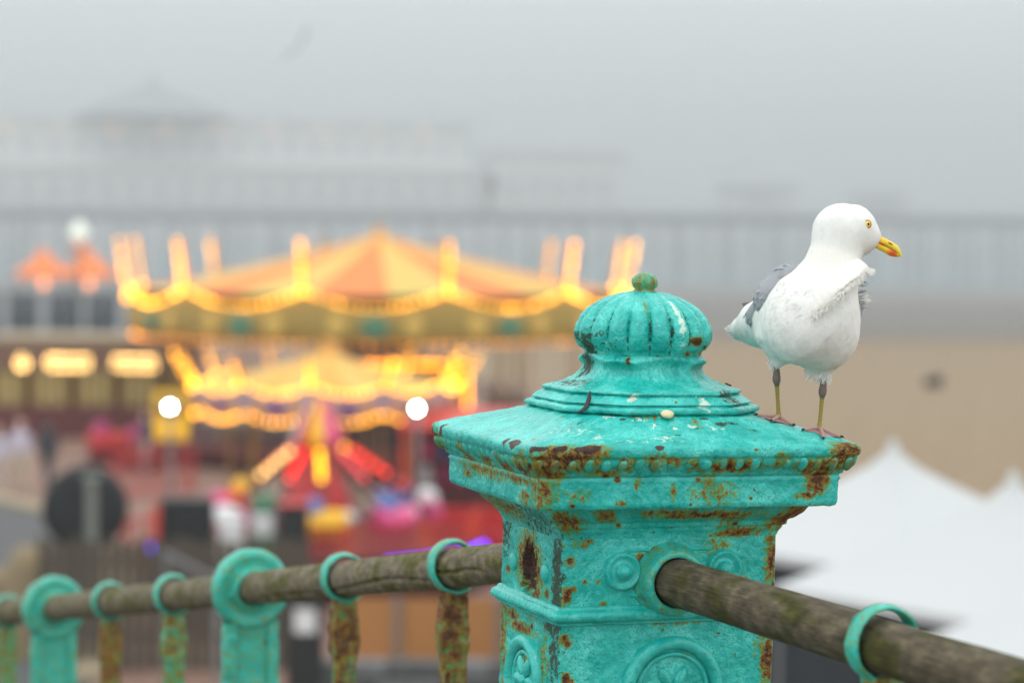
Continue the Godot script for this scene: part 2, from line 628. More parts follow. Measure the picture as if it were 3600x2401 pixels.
func bend_cap(p: Vector3, u: float, _v: float, n: Vector3) -> float:
	var d := lumps(p)
	var y := p.y - LIP
	if y < -0.019 and y > -0.052 and absf(n.y) < 0.95:
		# worn egg-and-dart moulding
		var along := p.x if absf(p.z) > absf(p.x) * CAP_Z / CAP_X else p.z
		var e := absf(sin(along / 0.030 * PI))
		var t := 1.0 - pow(absf(y + 0.0345) / 0.0165, 2.0)
		d += (pow(e, 0.7) * 0.0095 - 0.0050) * maxf(t, 0.0) * (0.7 + 0.5 * lump.get_noise_3dv(p * 2.3))
		d += lump.get_noise_3dv(p * 7.0) * 0.0012
	# the corners and the lip are eaten by rust
	var cx := CAP_X - absf(p.x)
	var cz := CAP_Z - absf(p.z)
	var corner := clampf(1.0 - (cx + cz) / 0.085, 0.0, 1.0)
	if y < 0.0:
		d -= corner * (0.003 + 0.005 * absf(lump.get_noise_3dv(p * 3.1)))
	return d


func bend_shaft(p: Vector3, u: float, _v: float, n: Vector3) -> float:
	var d := lumps(p)
	var y := p.y - LIP
	# the rusted-out hole in the left face
	if n.x < -0.7:
		var q := Vector2((p.z + 0.005) / 0.034, (y + 0.262) / 0.052)
		var edge := 1.0 + 0.55 * lump.get_noise_3dv(p * 2.2) + 0.25 * lump.get_noise_3dv(p * 6.0)
		if q.length() < edge:
			d -= 0.010 + 0.008 * absf(lump.get_noise_3dv(p * 5.0))
		d += lump.get_noise_3dv(p * 6.0) * 0.0012
	return d


func bend_dome(p: Vector3, u: float, _v: float, n: Vector3) -> float:
	var d := lumps(p)
	var y := p.y - LIP
	var a := atan2(p.x, p.z)
	if y > 0.1485:
		var c := absf(cos(a * 9.0 + 1.257))
		var top := clampf((0.263 - y) / 0.034, 0.0, 1.0)
		var lobe := clampf((y - 0.153 - 0.014 * (1.0 - pow(c, 0.5))) / 0.008, 0.0, 1.0)
		d += lerpf(-0.0025, pow(c, 0.60) * 0.0190 - 0.0140, lobe) * top * clampf(1.3 - absf(n.y), 0.0, 1.0)
	return d


func with_inset(list: Array) -> Array:  # [inset, y, radius] under the cap's edge
	var out := []
	for r in list:
		out.append([CAP_X - r[0], CAP_Z - r[0], r[2], 0.0, LIP + r[1]])
	return out


func rosette(parent: Node3D, at: Transform3D) -> void:
	var b := MB.new()
	b.lathe([Vector2(0.0, 0.007), Vector2(0.013, 0.007), Vector2(0.019, 0.0050), Vector2(0.0225, 0.0045), Vector2(0.026, 0.0080), Vector2(0.030, 0.0105), Vector2(0.0335, 0.0085), Vector2(0.036, -0.002)], 40, at * Transform3D(Basis(Vector3.RIGHT, PI / 2), Vector3.ZERO))
	var disc := part("boss", b, M.paint_shaft_tri, parent)
	var k := MB.new()
	var pr := []
	for i in 9:
		var t := i / 8.0 * PI / 2.0
		pr.append(Vector2(sin(t) * 0.0150, 0.005 + cos(t) * 0.0155))
	k.lathe(pr, 28, at * Transform3D(Basis(Vector3.RIGHT, PI / 2), Vector3.ZERO))
	part("bolt_head", k, M.paint_shaft_tri, disc)


func pillar() -> Node3D:
	lump.seed = 5
	lump.frequency = 28.0
	lump.fractal_octaves = 2
	painted("paint_cap", 1024, 336, 0.001141, 11, CAP_RUST, CAP_CHIP, CAP_DARK, CAP_WHITE, 26, 0.10)
	painted("paint_shaft", 640, 551, 0.001125, 23, SH_RUST, [[0.138, 0.066, 0.036, 0.048, 1.6]], SH_DARK, [], 46, 0.12)
	painted("paint_cornice", 768, 96, 0.00117, 37, [[0.10, 0.03, 0.10, 0.03, 0.7], [0.42, 0.035, 0.03, 0.028, 1.0], [0.50, 0.02, 0.02, 0.02, 0.9], [0.70, 0.02, 0.10, 0.010, 0.95], [0.62, 0.012, 0.06, 0.006, 0.9], [0.80, 0.07, 0.05, 0.012, 1.0], [0.76, 0.03, 0.03, 0.02, 0.7], [0.88, 0.03, 0.03, 0.035, 1.1]], [], [[0.25, 0.05, 0.2, 0.06, 0.55]], [], 24, 0.25)
	var grooves := [[0.105, 0.205, 0.020, 0.040, 1.2], [0.10, 0.17, 0.08, 0.02, 0.5], [0.23, 0.205, 0.16, 0.006, 0.55]]
	for u in [0.045, 0.0826, 0.1164, 0.156, 0.213, 0.2568, 0.2914, 0.3268, 0.3744]:
		grooves.append([u, 0.155, 0.0024, 0.055, 0.62])  # grime caught between the lobes
	painted("paint_dome", 384, 480, 0.0010, 51, [[0.03, 0.20, 0.02, 0.02, 0.6], [0.33, 0.20, 0.008, 0.012, 0.9], [0.25, 0.1, 0.006, 0.02, 0.45]], [], grooves, [[0.306, 0.12, 0.005, 0.055, 1.0]], 10, 0.16)
	painted("paint_neck", 640, 256, 0.0010, 61, [[0.10, 0.185, 0.012, 0.010, 0.9], [0.17, 0.19, 0.012, 0.010, 0.9], [0.24, 0.19, 0.010, 0.008, 0.9], [0.42, 0.192, 0.016, 0.007, 0.9], [0.49, 0.195, 0.016, 0.007, 0.8], [0.56, 0.19, 0.014, 0.008, 0.9]], [], [[0.13, 0.02, 0.030, 0.030, 1.1], [0.16, 0.075, 0.09, 0.022, 0.55], [0.385, 0.128, 0.006, 0.006, 1.2], [0.60, 0.12, 0.05, 0.03, 0.7]], [[0.385, 0.122, 0.010, 0.014, 1.1], [0.515, 0.140, 0.010, 0.026, 0.9]], 8, 0.14)
	for spec in [["paint_shaft_tri", 71, 60, 0.06, 0.0], ["paint_iron_tri", 83, 60, 0.05, 0.12], ["rust_iron_tri", 97, 10, 0.0, 1.0], ["rust_paint_tri", 101, 10, 0.2, 0.60], ["knob_paint_tri", 113, 40, 0.3, 0.52]]:
		var m := painted(spec[0], 512, 512, 0.00117, spec[1], [], [], [], [], spec[2], spec[3], spec[4])
		m.uv1_triplanar = true
		m.uv1_world_triplanar = true
		m.uv1_scale = Vector3.ONE / (1.15 if spec[0].begins_with("rust") else 0.6)
	var lean := Basis(Vector3.BACK, deg_to_rad(-1.0795))
	var p := thing("cast_iron_pillar", "peeling turquoise cast iron pillar with ribbed dome finial and rusty cornice", "pillar")
	p.transform = Transform3D(lean * Basis(Vector3.UP, deg_to_rad(21.0)), Vector3(0.2382, EYE - 0.36, -4.45) + lean * Vector3(0, -1.34, 0))
	# cap: dished top, lip, worn moulding, flat fascia, soffit
	var cap := CAP_TOP.duplicate(true)
	for q in cap:
		q[4] += LIP
	cap.append_array(with_inset([[0.0018, -0.0015, 0.006], [0.0, -0.007, 0.006], [0.0006, -0.0175, 0.005], [0.006, -0.0215, 0.005], [0.008, -0.030, 0.005], [0.0175, -0.040, 0.004], [0.0245, -0.0495, 0.004], [0.0255, -0.0535, 0.004], [0.030, -0.0550, 0.004], [0.0305, -0.0580, 0.004], [0.0280, -0.0620, 0.004], [0.0304, -0.066, 0.004], [0.0308, -0.106, 0.004], [0.034, -0.1115, 0.004], [0.039, -0.113, 0.004], [0.069, -0.1135, 0.004]]))
	var cap_part := part("cap", loft(cap, 130, 0.0048, 0.4466, 0.383, bend_cap), M.paint_cap, p)
	# worn egg moulding under the lip, egg by egg
	var eggs := []
	for v in 4:
		var e := MB.new()
		e.ball(Vector3.ZERO, Vector3(0.0105, 0.0150, 0.0075), 12, 8)
		for k in e.v.size():
			e.v[k] *= 1.0 + lump.get_noise_3dv(e.v[k] * 1.2 + Vector3(v * 3.0, 0, 0)) * 0.35
		eggs.append(e.mesh([M.paint_iron_tri, M.paint_shaft_tri, M.rust_paint_tri, M.paint_iron_tri][v]))
	var er := RandomNumberGenerator.new()
	er.seed = 31
	for side in 4:
		var turn := Basis(Vector3.UP, side * PI / 2)
		var half := CAP_X if side % 2 == 0 else CAP_Z
		var out := CAP_Z if side % 2 == 0 else CAP_X
		var n := int((half * 2.0 - 0.03) / 0.0295)
		for k in n:
			if er.randf() < 0.06:
				continue  # rusted away
			var x := -half + 0.0225 + (half * 2.0 - 0.045) * k / (n - 1)
			var rusty := absf(x) > half - 0.10 or er.randf() < 0.22
			shared("egg", eggs[2] if rusty else eggs[[0, 1, 3][k % 3]], cap_part, Transform3D(turn * Basis(Vector3.RIGHT, 0.62) * Basis.from_scale(Vector3(1, er.randf_range(0.75, 1.05), er.randf_range(0.6, 1.0))), turn * Vector3(x, LIP - 0.0335, out - 0.0135)))
	var cor := with_inset([[0.069, -0.1135, 0.004], [0.069, -0.1175, 0.004], [0.0725, -0.123, 0.004], [0.078, -0.131, 0.004], [0.089, -0.140, 0.004], [0.0965, -0.1445, 0.004], [0.0975, -0.1475, 0.004], [0.0985, -0.1525, 0.004], [0.1035, -0.1545, 0.004], [0.1045, -0.1585, 0.004], [0.1095, -0.1655, 0.004], [0.1120, -0.174, 0.004]])
	part("cornice", loft(cor, 110, 0.0045, 0.44, 0.112, bend_plain), M.paint_cornice, p)
	part("shaft", loft(with_inset([[0.1120, -0.174, 0.005], [0.1120, -0.30, 0.005], [0.1125, -0.62, 0.005]]), 120, 0.0045, 0.4134, 0.62, bend_shaft), M.paint_shaft, p)
	part("base", loft(with_inset([[0.1125, -0.62, 0.005], [0.1125, -1.20, 0.005], [0.09, -1.21, 0.006], [0.085, -1.25, 0.006], [0.06, -1.26, 0.006], [0.06, -LIP, 0.006]]), 40, 0.02, 0.4134, 0.62, bend_plain), M.paint_shaft_tri, p)
	# the roped band round the shaft
	var band := with_inset([[0.1120, -0.2930, 0.004], [0.1070, -0.2945, 0.004], [0.1060, -0.2985, 0.004], [0.1020, -0.3000, 0.005], [0.0965, -0.3040, 0.006], [0.0940, -0.3100, 0.006], [0.0965, -0.3165, 0.006], [0.1020, -0.3200, 0.005], [0.1060, -0.3215, 0.004], [0.1065, -0.3260, 0.004], [0.1120, -0.3280, 0.004]])
	var roped := func(q: Vector3, _u: float, _v: float, n: Vector3) -> float:
		var t := maxf(0.0, 1.0 - absf(q.y - LIP + 0.310) / 0.011)
		var side := absf(n.x) > 0.6
		return lumps(q) + (sin((q.z if side else q.x) / 0.017 * TAU + (q.y - LIP) * 180.0) * (0.0030 if side else 0.0007)) * t
	part("band_moulding", loft(band, 110, 0.003, 0.4134, 0.62, roped), M.paint_shaft_tri, p)
	# arched roundels on the front and the left face, mostly below the picture
	var fz := CAP_Z - 0.112
	var fx := CAP_X - 0.112
	for spec in [[Transform3D(Basis(), Vector3(0.010, LIP - 0.452, fz)), 0.088], [Transform3D(Basis(Vector3.UP, -PI / 2), Vector3(-fx, LIP - 0.452, -0.012)), 0.072]]:
		var b := MB.new()
		b.torus(spec[0], spec[1], 0.0125, 0.0135, 64, 14)
		var rd := part("roundel", b, M.paint_shaft_tri, p)
		var i := MB.new()
		i.torus(spec[0], spec[1] - 0.020, 0.005, 0.006, 64, 8)
		part("inner_bead", i, M.paint_shaft_tri, rd)
		var l := MB.new()
		for k in 6:
			var a := TAU * k / 6.0
			l.ball(spec[0] * Vector3(cos(a) * 0.028, sin(a) * 0.028, 0.0), Vector3(0.022, 0.011, 0.010), 12, 8, spec[0].basis * Basis(Vector3.BACK, a))
		l.ball(spec[0] * Vector3.ZERO, Vector3(0.012, 0.012, 0.014), 12, 8, spec[0].basis)
		part("flower_relief", l, M.paint_shaft_tri, rd)
	# rosettes and small bosses beside the rail socket
	rosette(p, Transform3D(Basis(), Vector3(-0.095, LIP - 0.232, fz)))
	rosette(p, Transform3D(Basis(), Vector3(0.105, LIP - 0.232, fz)))
	for z in [-0.083, 0.075]:
		var s := MB.new()
		s.ball(Vector3(-fx, LIP - 0.243, z), Vector3(0.009, 0.017, 0.016), 18, 10)
		part("stud", s, M.paint_shaft_tri, p)
	# faint raised panel frame behind the rosettes
	for spec in [[Vector3(0.0, LIP - 0.196, fz), Vector3(0.17, 0.006, 0.006)], [Vector3(-0.085, LIP - 0.205, fz), Vector3(0.006, 0.024, 0.006)], [Vector3(0.0, LIP - 0.277, fz), Vector3(0.16, 0.006, 0.006)]]:
		part("panel_bead", bx(spec[0], spec[1], Basis(), 0.0028), M.paint_shaft_tri, p)
	# plinth and neck of the finial: an octagon that narrows
	var neck := [[0.1060, 0.1060, 0.106, 0.0, LIP + 0.1485], [0.1075, 0.1075, 0.100, 0.004, LIP + 0.1450], [0.1065, 0.1065, 0.080, 0.020, LIP + 0.1410], [0.1030, 0.1030, 0.050, 0.040, LIP + 0.1350], [0.1012, 0.1012, 0.030, 0.050, LIP + 0.1290], [0.1012, 0.1012, 0.022, 0.055, LIP + 0.1230], [0.1050, 0.1050, 0.018, 0.058, LIP + 0.115], [0.116, 0.113, 0.016, 0.063, LIP + 0.105], [0.136, 0.129, 0.014, 0.070, LIP + 0.096], [0.160, 0.146, 0.012, 0.078, LIP + 0.0885], [0.1680, 0.1515, 0.012, 0.0840, LIP + 0.0868], [0.1705, 0.1520, 0.012, 0.0840, LIP + 0.0840], [0.1700, 0.1535, 0.012, 0.0840, LIP + 0.0815], [0.1655, 0.1490, 0.012, 0.0840, LIP + 0.0800], [0.1660, 0.1495, 0.012, 0.0840, LIP + 0.0780], [0.1700, 0.1535, 0.012, 0.0840, LIP + 0.0770], [0.1790, 0.1605, 0.012, 0.0840, LIP + 0.0715], [0.1855, 0.1670, 0.012, 0.0840, LIP + 0.0655], [0.1860, 0.1675, 0.012, 0.0840, LIP + 0.0640], [0.1815, 0.1630, 0.012, 0.0840, LIP + 0.0625], [0.1825, 0.1640, 0.012, 0.0840, LIP + 0.0605], [0.1915, 0.1730, 0.012, 0.0840, LIP + 0.0600], [0.1965, 0.1780, 0.012, 0.0840, LIP + 0.0560], [0.1962, 0.1777, 0.012, 0.0840, LIP + 0.0505], [0.1885, 0.1700, 0.012, 0.0840, LIP + 0.0460]]
	part("finial_plinth", loft(neck, 80, 0.0042, 0.47, 0.256, bend_plain), M.paint_neck, p)
	var dome := [[0.002, 0.002, 0.002, 0.0, LIP + 0.2635]]
	for q in [[0.024, 0.2625], [0.045, 0.2585], [0.066, 0.2515], [0.084, 0.2425], [0.101, 0.2295], [0.114, 0.2130], [0.1205, 0.2000], [0.1235, 0.1880], [0.1230, 0.1770], [0.1190, 0.1670], [0.1135, 0.1580], [0.1095, 0.1525], [0.1070, 0.1480]]:
		dome.append([q[0], q[0], q[0], 0.0, LIP + q[1]])
	var dm := part("finial_dome", loft(dome, 120, 0.0040, 0.5, 0.48, bend_dome), M.paint_dome, p)
	var kn := MB.new()
	kn.lathe([Vector2(0.0, 0.0335), Vector2(0.010, 0.0325), Vector2(0.018, 0.0285), Vector2(0.0235, 0.0215), Vector2(0.0245, 0.0145), Vector2(0.0225, 0.0075), Vector2(0.0185, 0.0025), Vector2(0.0215, 0.0005), Vector2(0.0235, -0.0030), Vector2(0.016, -0.0045)], 40, Transform3D(Basis(), Vector3(0, LIP + 0.2635, 0)))
	for k in kn.v.size():
		kn.v[k] += Vector3(1, 0, 1) * lump.get_noise_3dv(kn.v[k] * 2.0) * 0.0022
	part("knob", kn, M.knob_paint_tri, dm, "small peeling rust spotted knob")
	return p


# ---------------------------------------------------------------- timber handrails and iron balusters
func wood(key: String, sd: int, cracks: Array, w := 256, h := 2048) -> StandardMaterial3D:
	var grain := noise_image(w, h, 0.30, sd, 3, false, 14.0)
	var blot := noise_image(w, h, 0.012, sd + 1, 4)
	var fine := noise_image(w, h, 0.25, sd + 2, 2, false, 3.0)
	var across := noise_image(w, h, 0.035, sd + 3, 3)
	var out := PackedByteArray()
	out.resize(w * h * 3)
	var hi := PackedByteArray()
	hi.resize(w * h)
	for k in w * h:
		var g := grain[k] / 255.0
		var b := blot[k] / 255.0
		var f := fine[k] / 255.0
		var t := 0.84 + (g - 0.5) * 0.30 + (f - 0.5) * 0.20 + (across[k] / 255.0 - 0.5) * 0.42
		var red := 0.50 * t
		var green := 0.46 * t
		var blue := 0.38 * t
		var moss := clampf((b - 0.48) * 3.0, 0.0, 0.75)  # algae
		red += (0.34 * t - red) * moss
		green += (0.345 * t - green) * moss
		blue += (0.13 * t - blue) * moss
		var pale := clampf((across[k] / 255.0 - 0.62) * 4.0, 0.0, 1.0) * (1.0 - moss) * f
		red += (0.60 - red) * pale * 0.5
		green += (0.57 - green) * pale * 0.5
		blue += (0.50 - blue) * pale * 0.5
		out[k * 3] = clampi(int(red * 255.0), 0, 255)
		out[k * 3 + 1] = clampi(int(green * 255.0), 0, 255)
		out[k * 3 + 2] = clampi(int(blue * 255.0), 0, 255)
		hi[k] = clampi(int((0.3 + g * 0.4 + f * 0.3) * 255.0), 0, 255)
	var m := StandardMaterial3D.new()
	m.resource_name = key
	m.albedo_texture = ImageTexture.create_from_image(Image.create_from_data(w, h, false, Image.FORMAT_RGB8, out))
	m.heightmap_enabled = true
	m.heightmap_texture = ImageTexture.create_from_image(Image.create_from_data(w, h, false, Image.FORMAT_L8, hi))
	m.heightmap_scale = 0.10
	m.roughness = 0.85
	m.metallic_specular = 0.35
	M[key] = m
	return m


# a round rail from a to b; cracks: lists of Vector2(angle round the rail, metres along it)
func timber(a: Vector3, b: Vector3, r: float, cracks: Array) -> MB:
	var d := (b - a).normalized()
	var x := d.cross(Vector3.UP).normalized()
	var up := x.cross(d).normalized()
	var far := a.distance_to(b)
	var rows := int(far / 0.007)
	var seg := 84
	var pts := PackedVector3Array()
	var uvs := PackedVector2Array()
	for k in rows + 1:
		var s := far * k / rows
		for j in seg + 1:
			var t := TAU * j / seg
			var p := a + d * s
			var rr := r + lump.get_noise_3d(cos(t) * 0.03, sin(t) * 0.03, s * 0.15) * 0.0010 + lump.get_noise_3d(cos(t) * 0.4, sin(t) * 0.4, s * 0.10) * 0.0006
			for line in cracks:
				for q in line.size() - 1:
					var c0: Vector2 = line[q]
					var c1: Vector2 = line[q + 1]
					if s >= c0.y and s <= c1.y:
						var e := lerpf(c0.x, c1.x, (s - c0.y) / (c1.y - c0.y)) + lump.get_noise_1d(s * 2.0) * 0.10
						var off := absf(angle_difference(t, e)) * r
						rr -= 0.0090 * clampf(1.0 - off / 0.0048, 0.0, 1.0)
			pts.append(p + (x * cos(t) + up * sin(t)) * rr)
			uvs.append(Vector2(float(j) / seg, s / 2.2))
	var m := MB.new()
	m.grid(pts, rows + 1, seg + 1, uvs, true)
	return m


func iron_bar(path: Array, widths: Array, thick: float, side: Vector3, sd: float) -> MB:
	# a flat-sided bar with soft corners that follows a path
	var pts := PackedVector3Array()
	var n := path.size()
	var seg := 28
	var fwd := side.cross(Vector3.UP).normalized()
	var steps := 46
	for k in steps + 1:
		var f := float(k) / steps * (n - 1)
		var i := mini(int(f), n - 2)
		var t := smoothstep(0.0, 1.0, f - i)
		var c: Vector3 = path[i].lerp(path[i + 1], f - i)
		var w := lerpf(widths[i], widths[i + 1], t)
		for j in seg + 1:
			var a := TAU * j / seg
			var cx := signf(cos(a)) * pow(absf(cos(a)), 0.45) * w
			var cz := signf(sin(a)) * pow(absf(sin(a)), 0.45) * thick
			var p := c + side * cx + fwd * cz
			p += (side * cos(a) + fwd * sin(a)) * (lump.get_noise_3dv(p * 0.9 + Vector3(sd, 0, 0)) * 0.004 + lump.get_noise_3dv(p * 3.0) * 0.0016)
			pts.append(p)
	var m := MB.new()
	m.grid(pts, steps + 1, seg + 1, PackedVector2Array(), true)
	return m


func baluster(parent: Node3D, at: Vector3, dir: Vector3, foot_y: float, sd: float, rust: Material, inner: float) -> void:
	# an open iron ring that holds the rail, on a heavy rusted bar
	var flat := Vector3(dir.x, 0, dir.z).normalized()
	var side := flat.cross(Vector3.UP).normalized()
	var root := Node3D.new()
	root.name = "baluster"
	parent.add_child(root, true)
	var b := MB.new()
	b.torus(Transform3D(Basis(side, dir.cross(-side).normalized(), flat), at), inner + 0.0055, 0.0055, 0.018, 56, 12)
	for k in b.v.size():
		b.v[k] += (b.v[k] - at) * lump.get_noise_3dv(b.v[k] * 1.3) * 0.035
	part("ring", b, M.paint_iron_tri, root)
	var top := at + Vector3.DOWN * (inner - 0.001)
	var path := [top, top + Vector3.DOWN * 0.015, top + Vector3.DOWN * 0.035, top + Vector3.DOWN * 0.085, top + Vector3.DOWN * 0.115, top + Vector3.DOWN * 0.15, Vector3(at.x, lerpf(top.y, foot_y, 0.5), at.z), Vector3(at.x, foot_y, at.z)]
	part("bar", iron_bar(path, [0.030, 0.029, 0.031, 0.037, 0.036, 0.029, 0.028, 0.028], 0.020, side, sd), rust, root)


func disc_post(parent: Node3D, at: Vector3, dir: Vector3, foot_y: float, sd: float) -> void:
	var flat := Vector3(dir.x, 0, dir.z).normalized()
	var side := flat.cross(Vector3.UP).normalized()
	var root := Node3D.new()
	root.name = "post"
	parent.add_child(root, true)
	var face := Transform3D(Basis(side, Vector3.UP, side.cross(Vector3.UP)), at)
	var disc := MB.new()
	disc.lathe([Vector2(0.040, 0.022), Vector2(0.060, 0.023), Vector2(0.074, 0.020), Vector2(0.078, 0.0235), Vector2(0.090, 0.025), Vector2(0.099, 0.022), Vector2(0.104, 0.013), Vector2(0.1055, 0.0), Vector2(0.104, -0.013), Vector2(0.098, -0.022), Vector2(0.080, -0.024), Vector2(0.040, -0.022)], 72, face * Transform3D(Basis(Vector3.RIGHT, PI / 2), Vector3.ZERO))
	for k in disc.v.size():
		disc.v[k] += (disc.v[k] - at) * lump.get_noise_3dv(disc.v[k] * 0.8) * 0.02
	var dm := part("disc", disc, M.paint_iron_tri, root)
	for s in [-1.0, 1.0]:
		var c := MB.new()
		c.torus(face * Transform3D(Basis(), Vector3(0, 0, 0.026 * s)), 0.0505, 0.0085, 0.014, 56, 12)
		part("collar", c, M.paint_iron_tri, dm)
	var bolt := MB.new()
	bolt.ball(face * Vector3(-0.062, -0.012, 0.024), Vector3.ONE * 0.007, 10, 8)
	part("bolt_head", bolt, M.paint_iron_tri, dm)
	# channel-shaped post: a web between two ribs
	var h := at.y - 0.080 - foot_y
	var mid := Vector3(at.x, foot_y + h / 2.0, at.z)
	part("web", bx(mid, Vector3(0.092, h, 0.020), face.basis, 0.004), M.paint_iron_tri, root)
	for s in [-1.0, 1.0]:
		var path := [mid + side * 0.058 * s + Vector3.UP * (h / 2.0 - 0.004), mid + side * 0.058 * s + Vector3.UP * (h / 2.0 - 0.05), mid + side * 0.058 * s, mid + side * 0.058 * s + Vector3.DOWN * h / 2.0]
		part("rib", iron_bar(path, [0.016, 0.017, 0.0165, 0.0165], 0.022, side, sd + s), M.paint_iron_tri, root)


func railings() -> void:
	# left: runs down the ramp, away from the pillar
	var u := Vector3(-sin(deg_to_rad(27.0)), -0.170, -cos(deg_to_rad(27.0)))
	var origin := Vector3(0.1906, EYE - 0.605, -4.583)
	wood("timber_weathered", 5, [])
	var left := thing("ramp_railing", "weathered round timber rail on turquoise iron posts and rusty balusters, left of the pillar", "railing", origin + Vector3(0, -1.08, 0))
	var shift := -left.position
	var rr := 0.0425
	var cr := []
	# long drying cracks on the side that faces the camera
	cr.append([Vector2(3.45, 0.45), Vector2(3.30, 0.53), Vector2(3.42, 0.60), Vector2(3.30, 0.69)])
	cr.append([Vector2(3.75, 0.74), Vector2(3.42, 0.90), Vector2(3.40, 0.98), Vector2(3.72, 1.22), Vector2(3.85, 1.30)])
	cr.append([Vector2(3.9, 1.32), Vector2(3.78, 1.55), Vector2(3.9, 1.8)])
	var a := origin + u * 0.02
	var t := timber(a + shift, origin + u * 5.2 + shift, rr, cr)
	part("handrail", t, M.timber_weathered, left)
	var spots := [0.691, 1.293, 1.921, 2.53, 3.12, 3.732, 4.297, 4.90]
	for k in spots.size():
		var c: Vector3 = origin + u * spots[k] + shift
		var foot := c.y - 1.06
		if k % 3 == 2:
			disc_post(left, c, u.normalized(), foot, k * 7.0)
		else:
			baluster(left, c + Vector3(0, 0.004, 0), u.normalized(), foot, k * 3.0, M.rust_iron_tri if k in [0, 1, 4] else M.rust_paint_tri, rr + 0.006)
	# right: level, comes towards the camera
	var w := Vector3(0.413, -0.014, 0.911).normalized()
	var o2 := Vector3(0.2867, EYE - 0.618, -4.311)
	var right := thing("terrace_railing", "dark weathered timber rail coming forward from the pillar's round socket", "railing", o2 + Vector3(0, -1.08, 0))
	var sh2 := -right.position
	var wd := wood("timber_dark", 19, [], 256, 1024)
	wd.albedo_color = Color(0.80, 0.79, 0.77)
	part("handrail", timber(o2 + w * 0.012 + sh2, o2 + w * 3.6 + sh2, 0.0425, [[Vector2(2.0, 0.3), Vector2(2.1, 0.6), Vector2(1.95, 0.9)]]), wd, right)
	var n := Vector3(sin(deg_to_rad(21.0)), 0, cos(deg_to_rad(21.0)))
	var sock := MB.new()
	sock.lathe([Vector2(0.045, 0.036), Vector2(0.0475, 0.0385), Vector2(0.053, 0.0385), Vector2(0.058, 0.034), Vector2(0.0605, 0.024), Vector2(0.0625, 0.010), Vector2(0.068, 0.004), Vector2(0.072, -0.004), Vector2(0.045, -0.004)], 64, Transform3D(Basis(Vector3.UP.cross(n).normalized(), n, Vector3.UP), o2 + sh2 + Vector3(-0.002, 0.0, 0)))
	for k in sock.v.size():
		sock.v[k] += lump.get_noise_3dv(sock.v[k]) * 0.002 * n
	part("socket", sock, M.paint_iron_tri, right)
	for s in [0.69, 1.32, 1.95, 2.6]:
		var c: Vector3 = o2 + w * s + sh2
		baluster(right, c + Vector3(0, 0.005, 0), w, c.y - 1.06, s * 9.0, M.rust_paint_tri, 0.050)


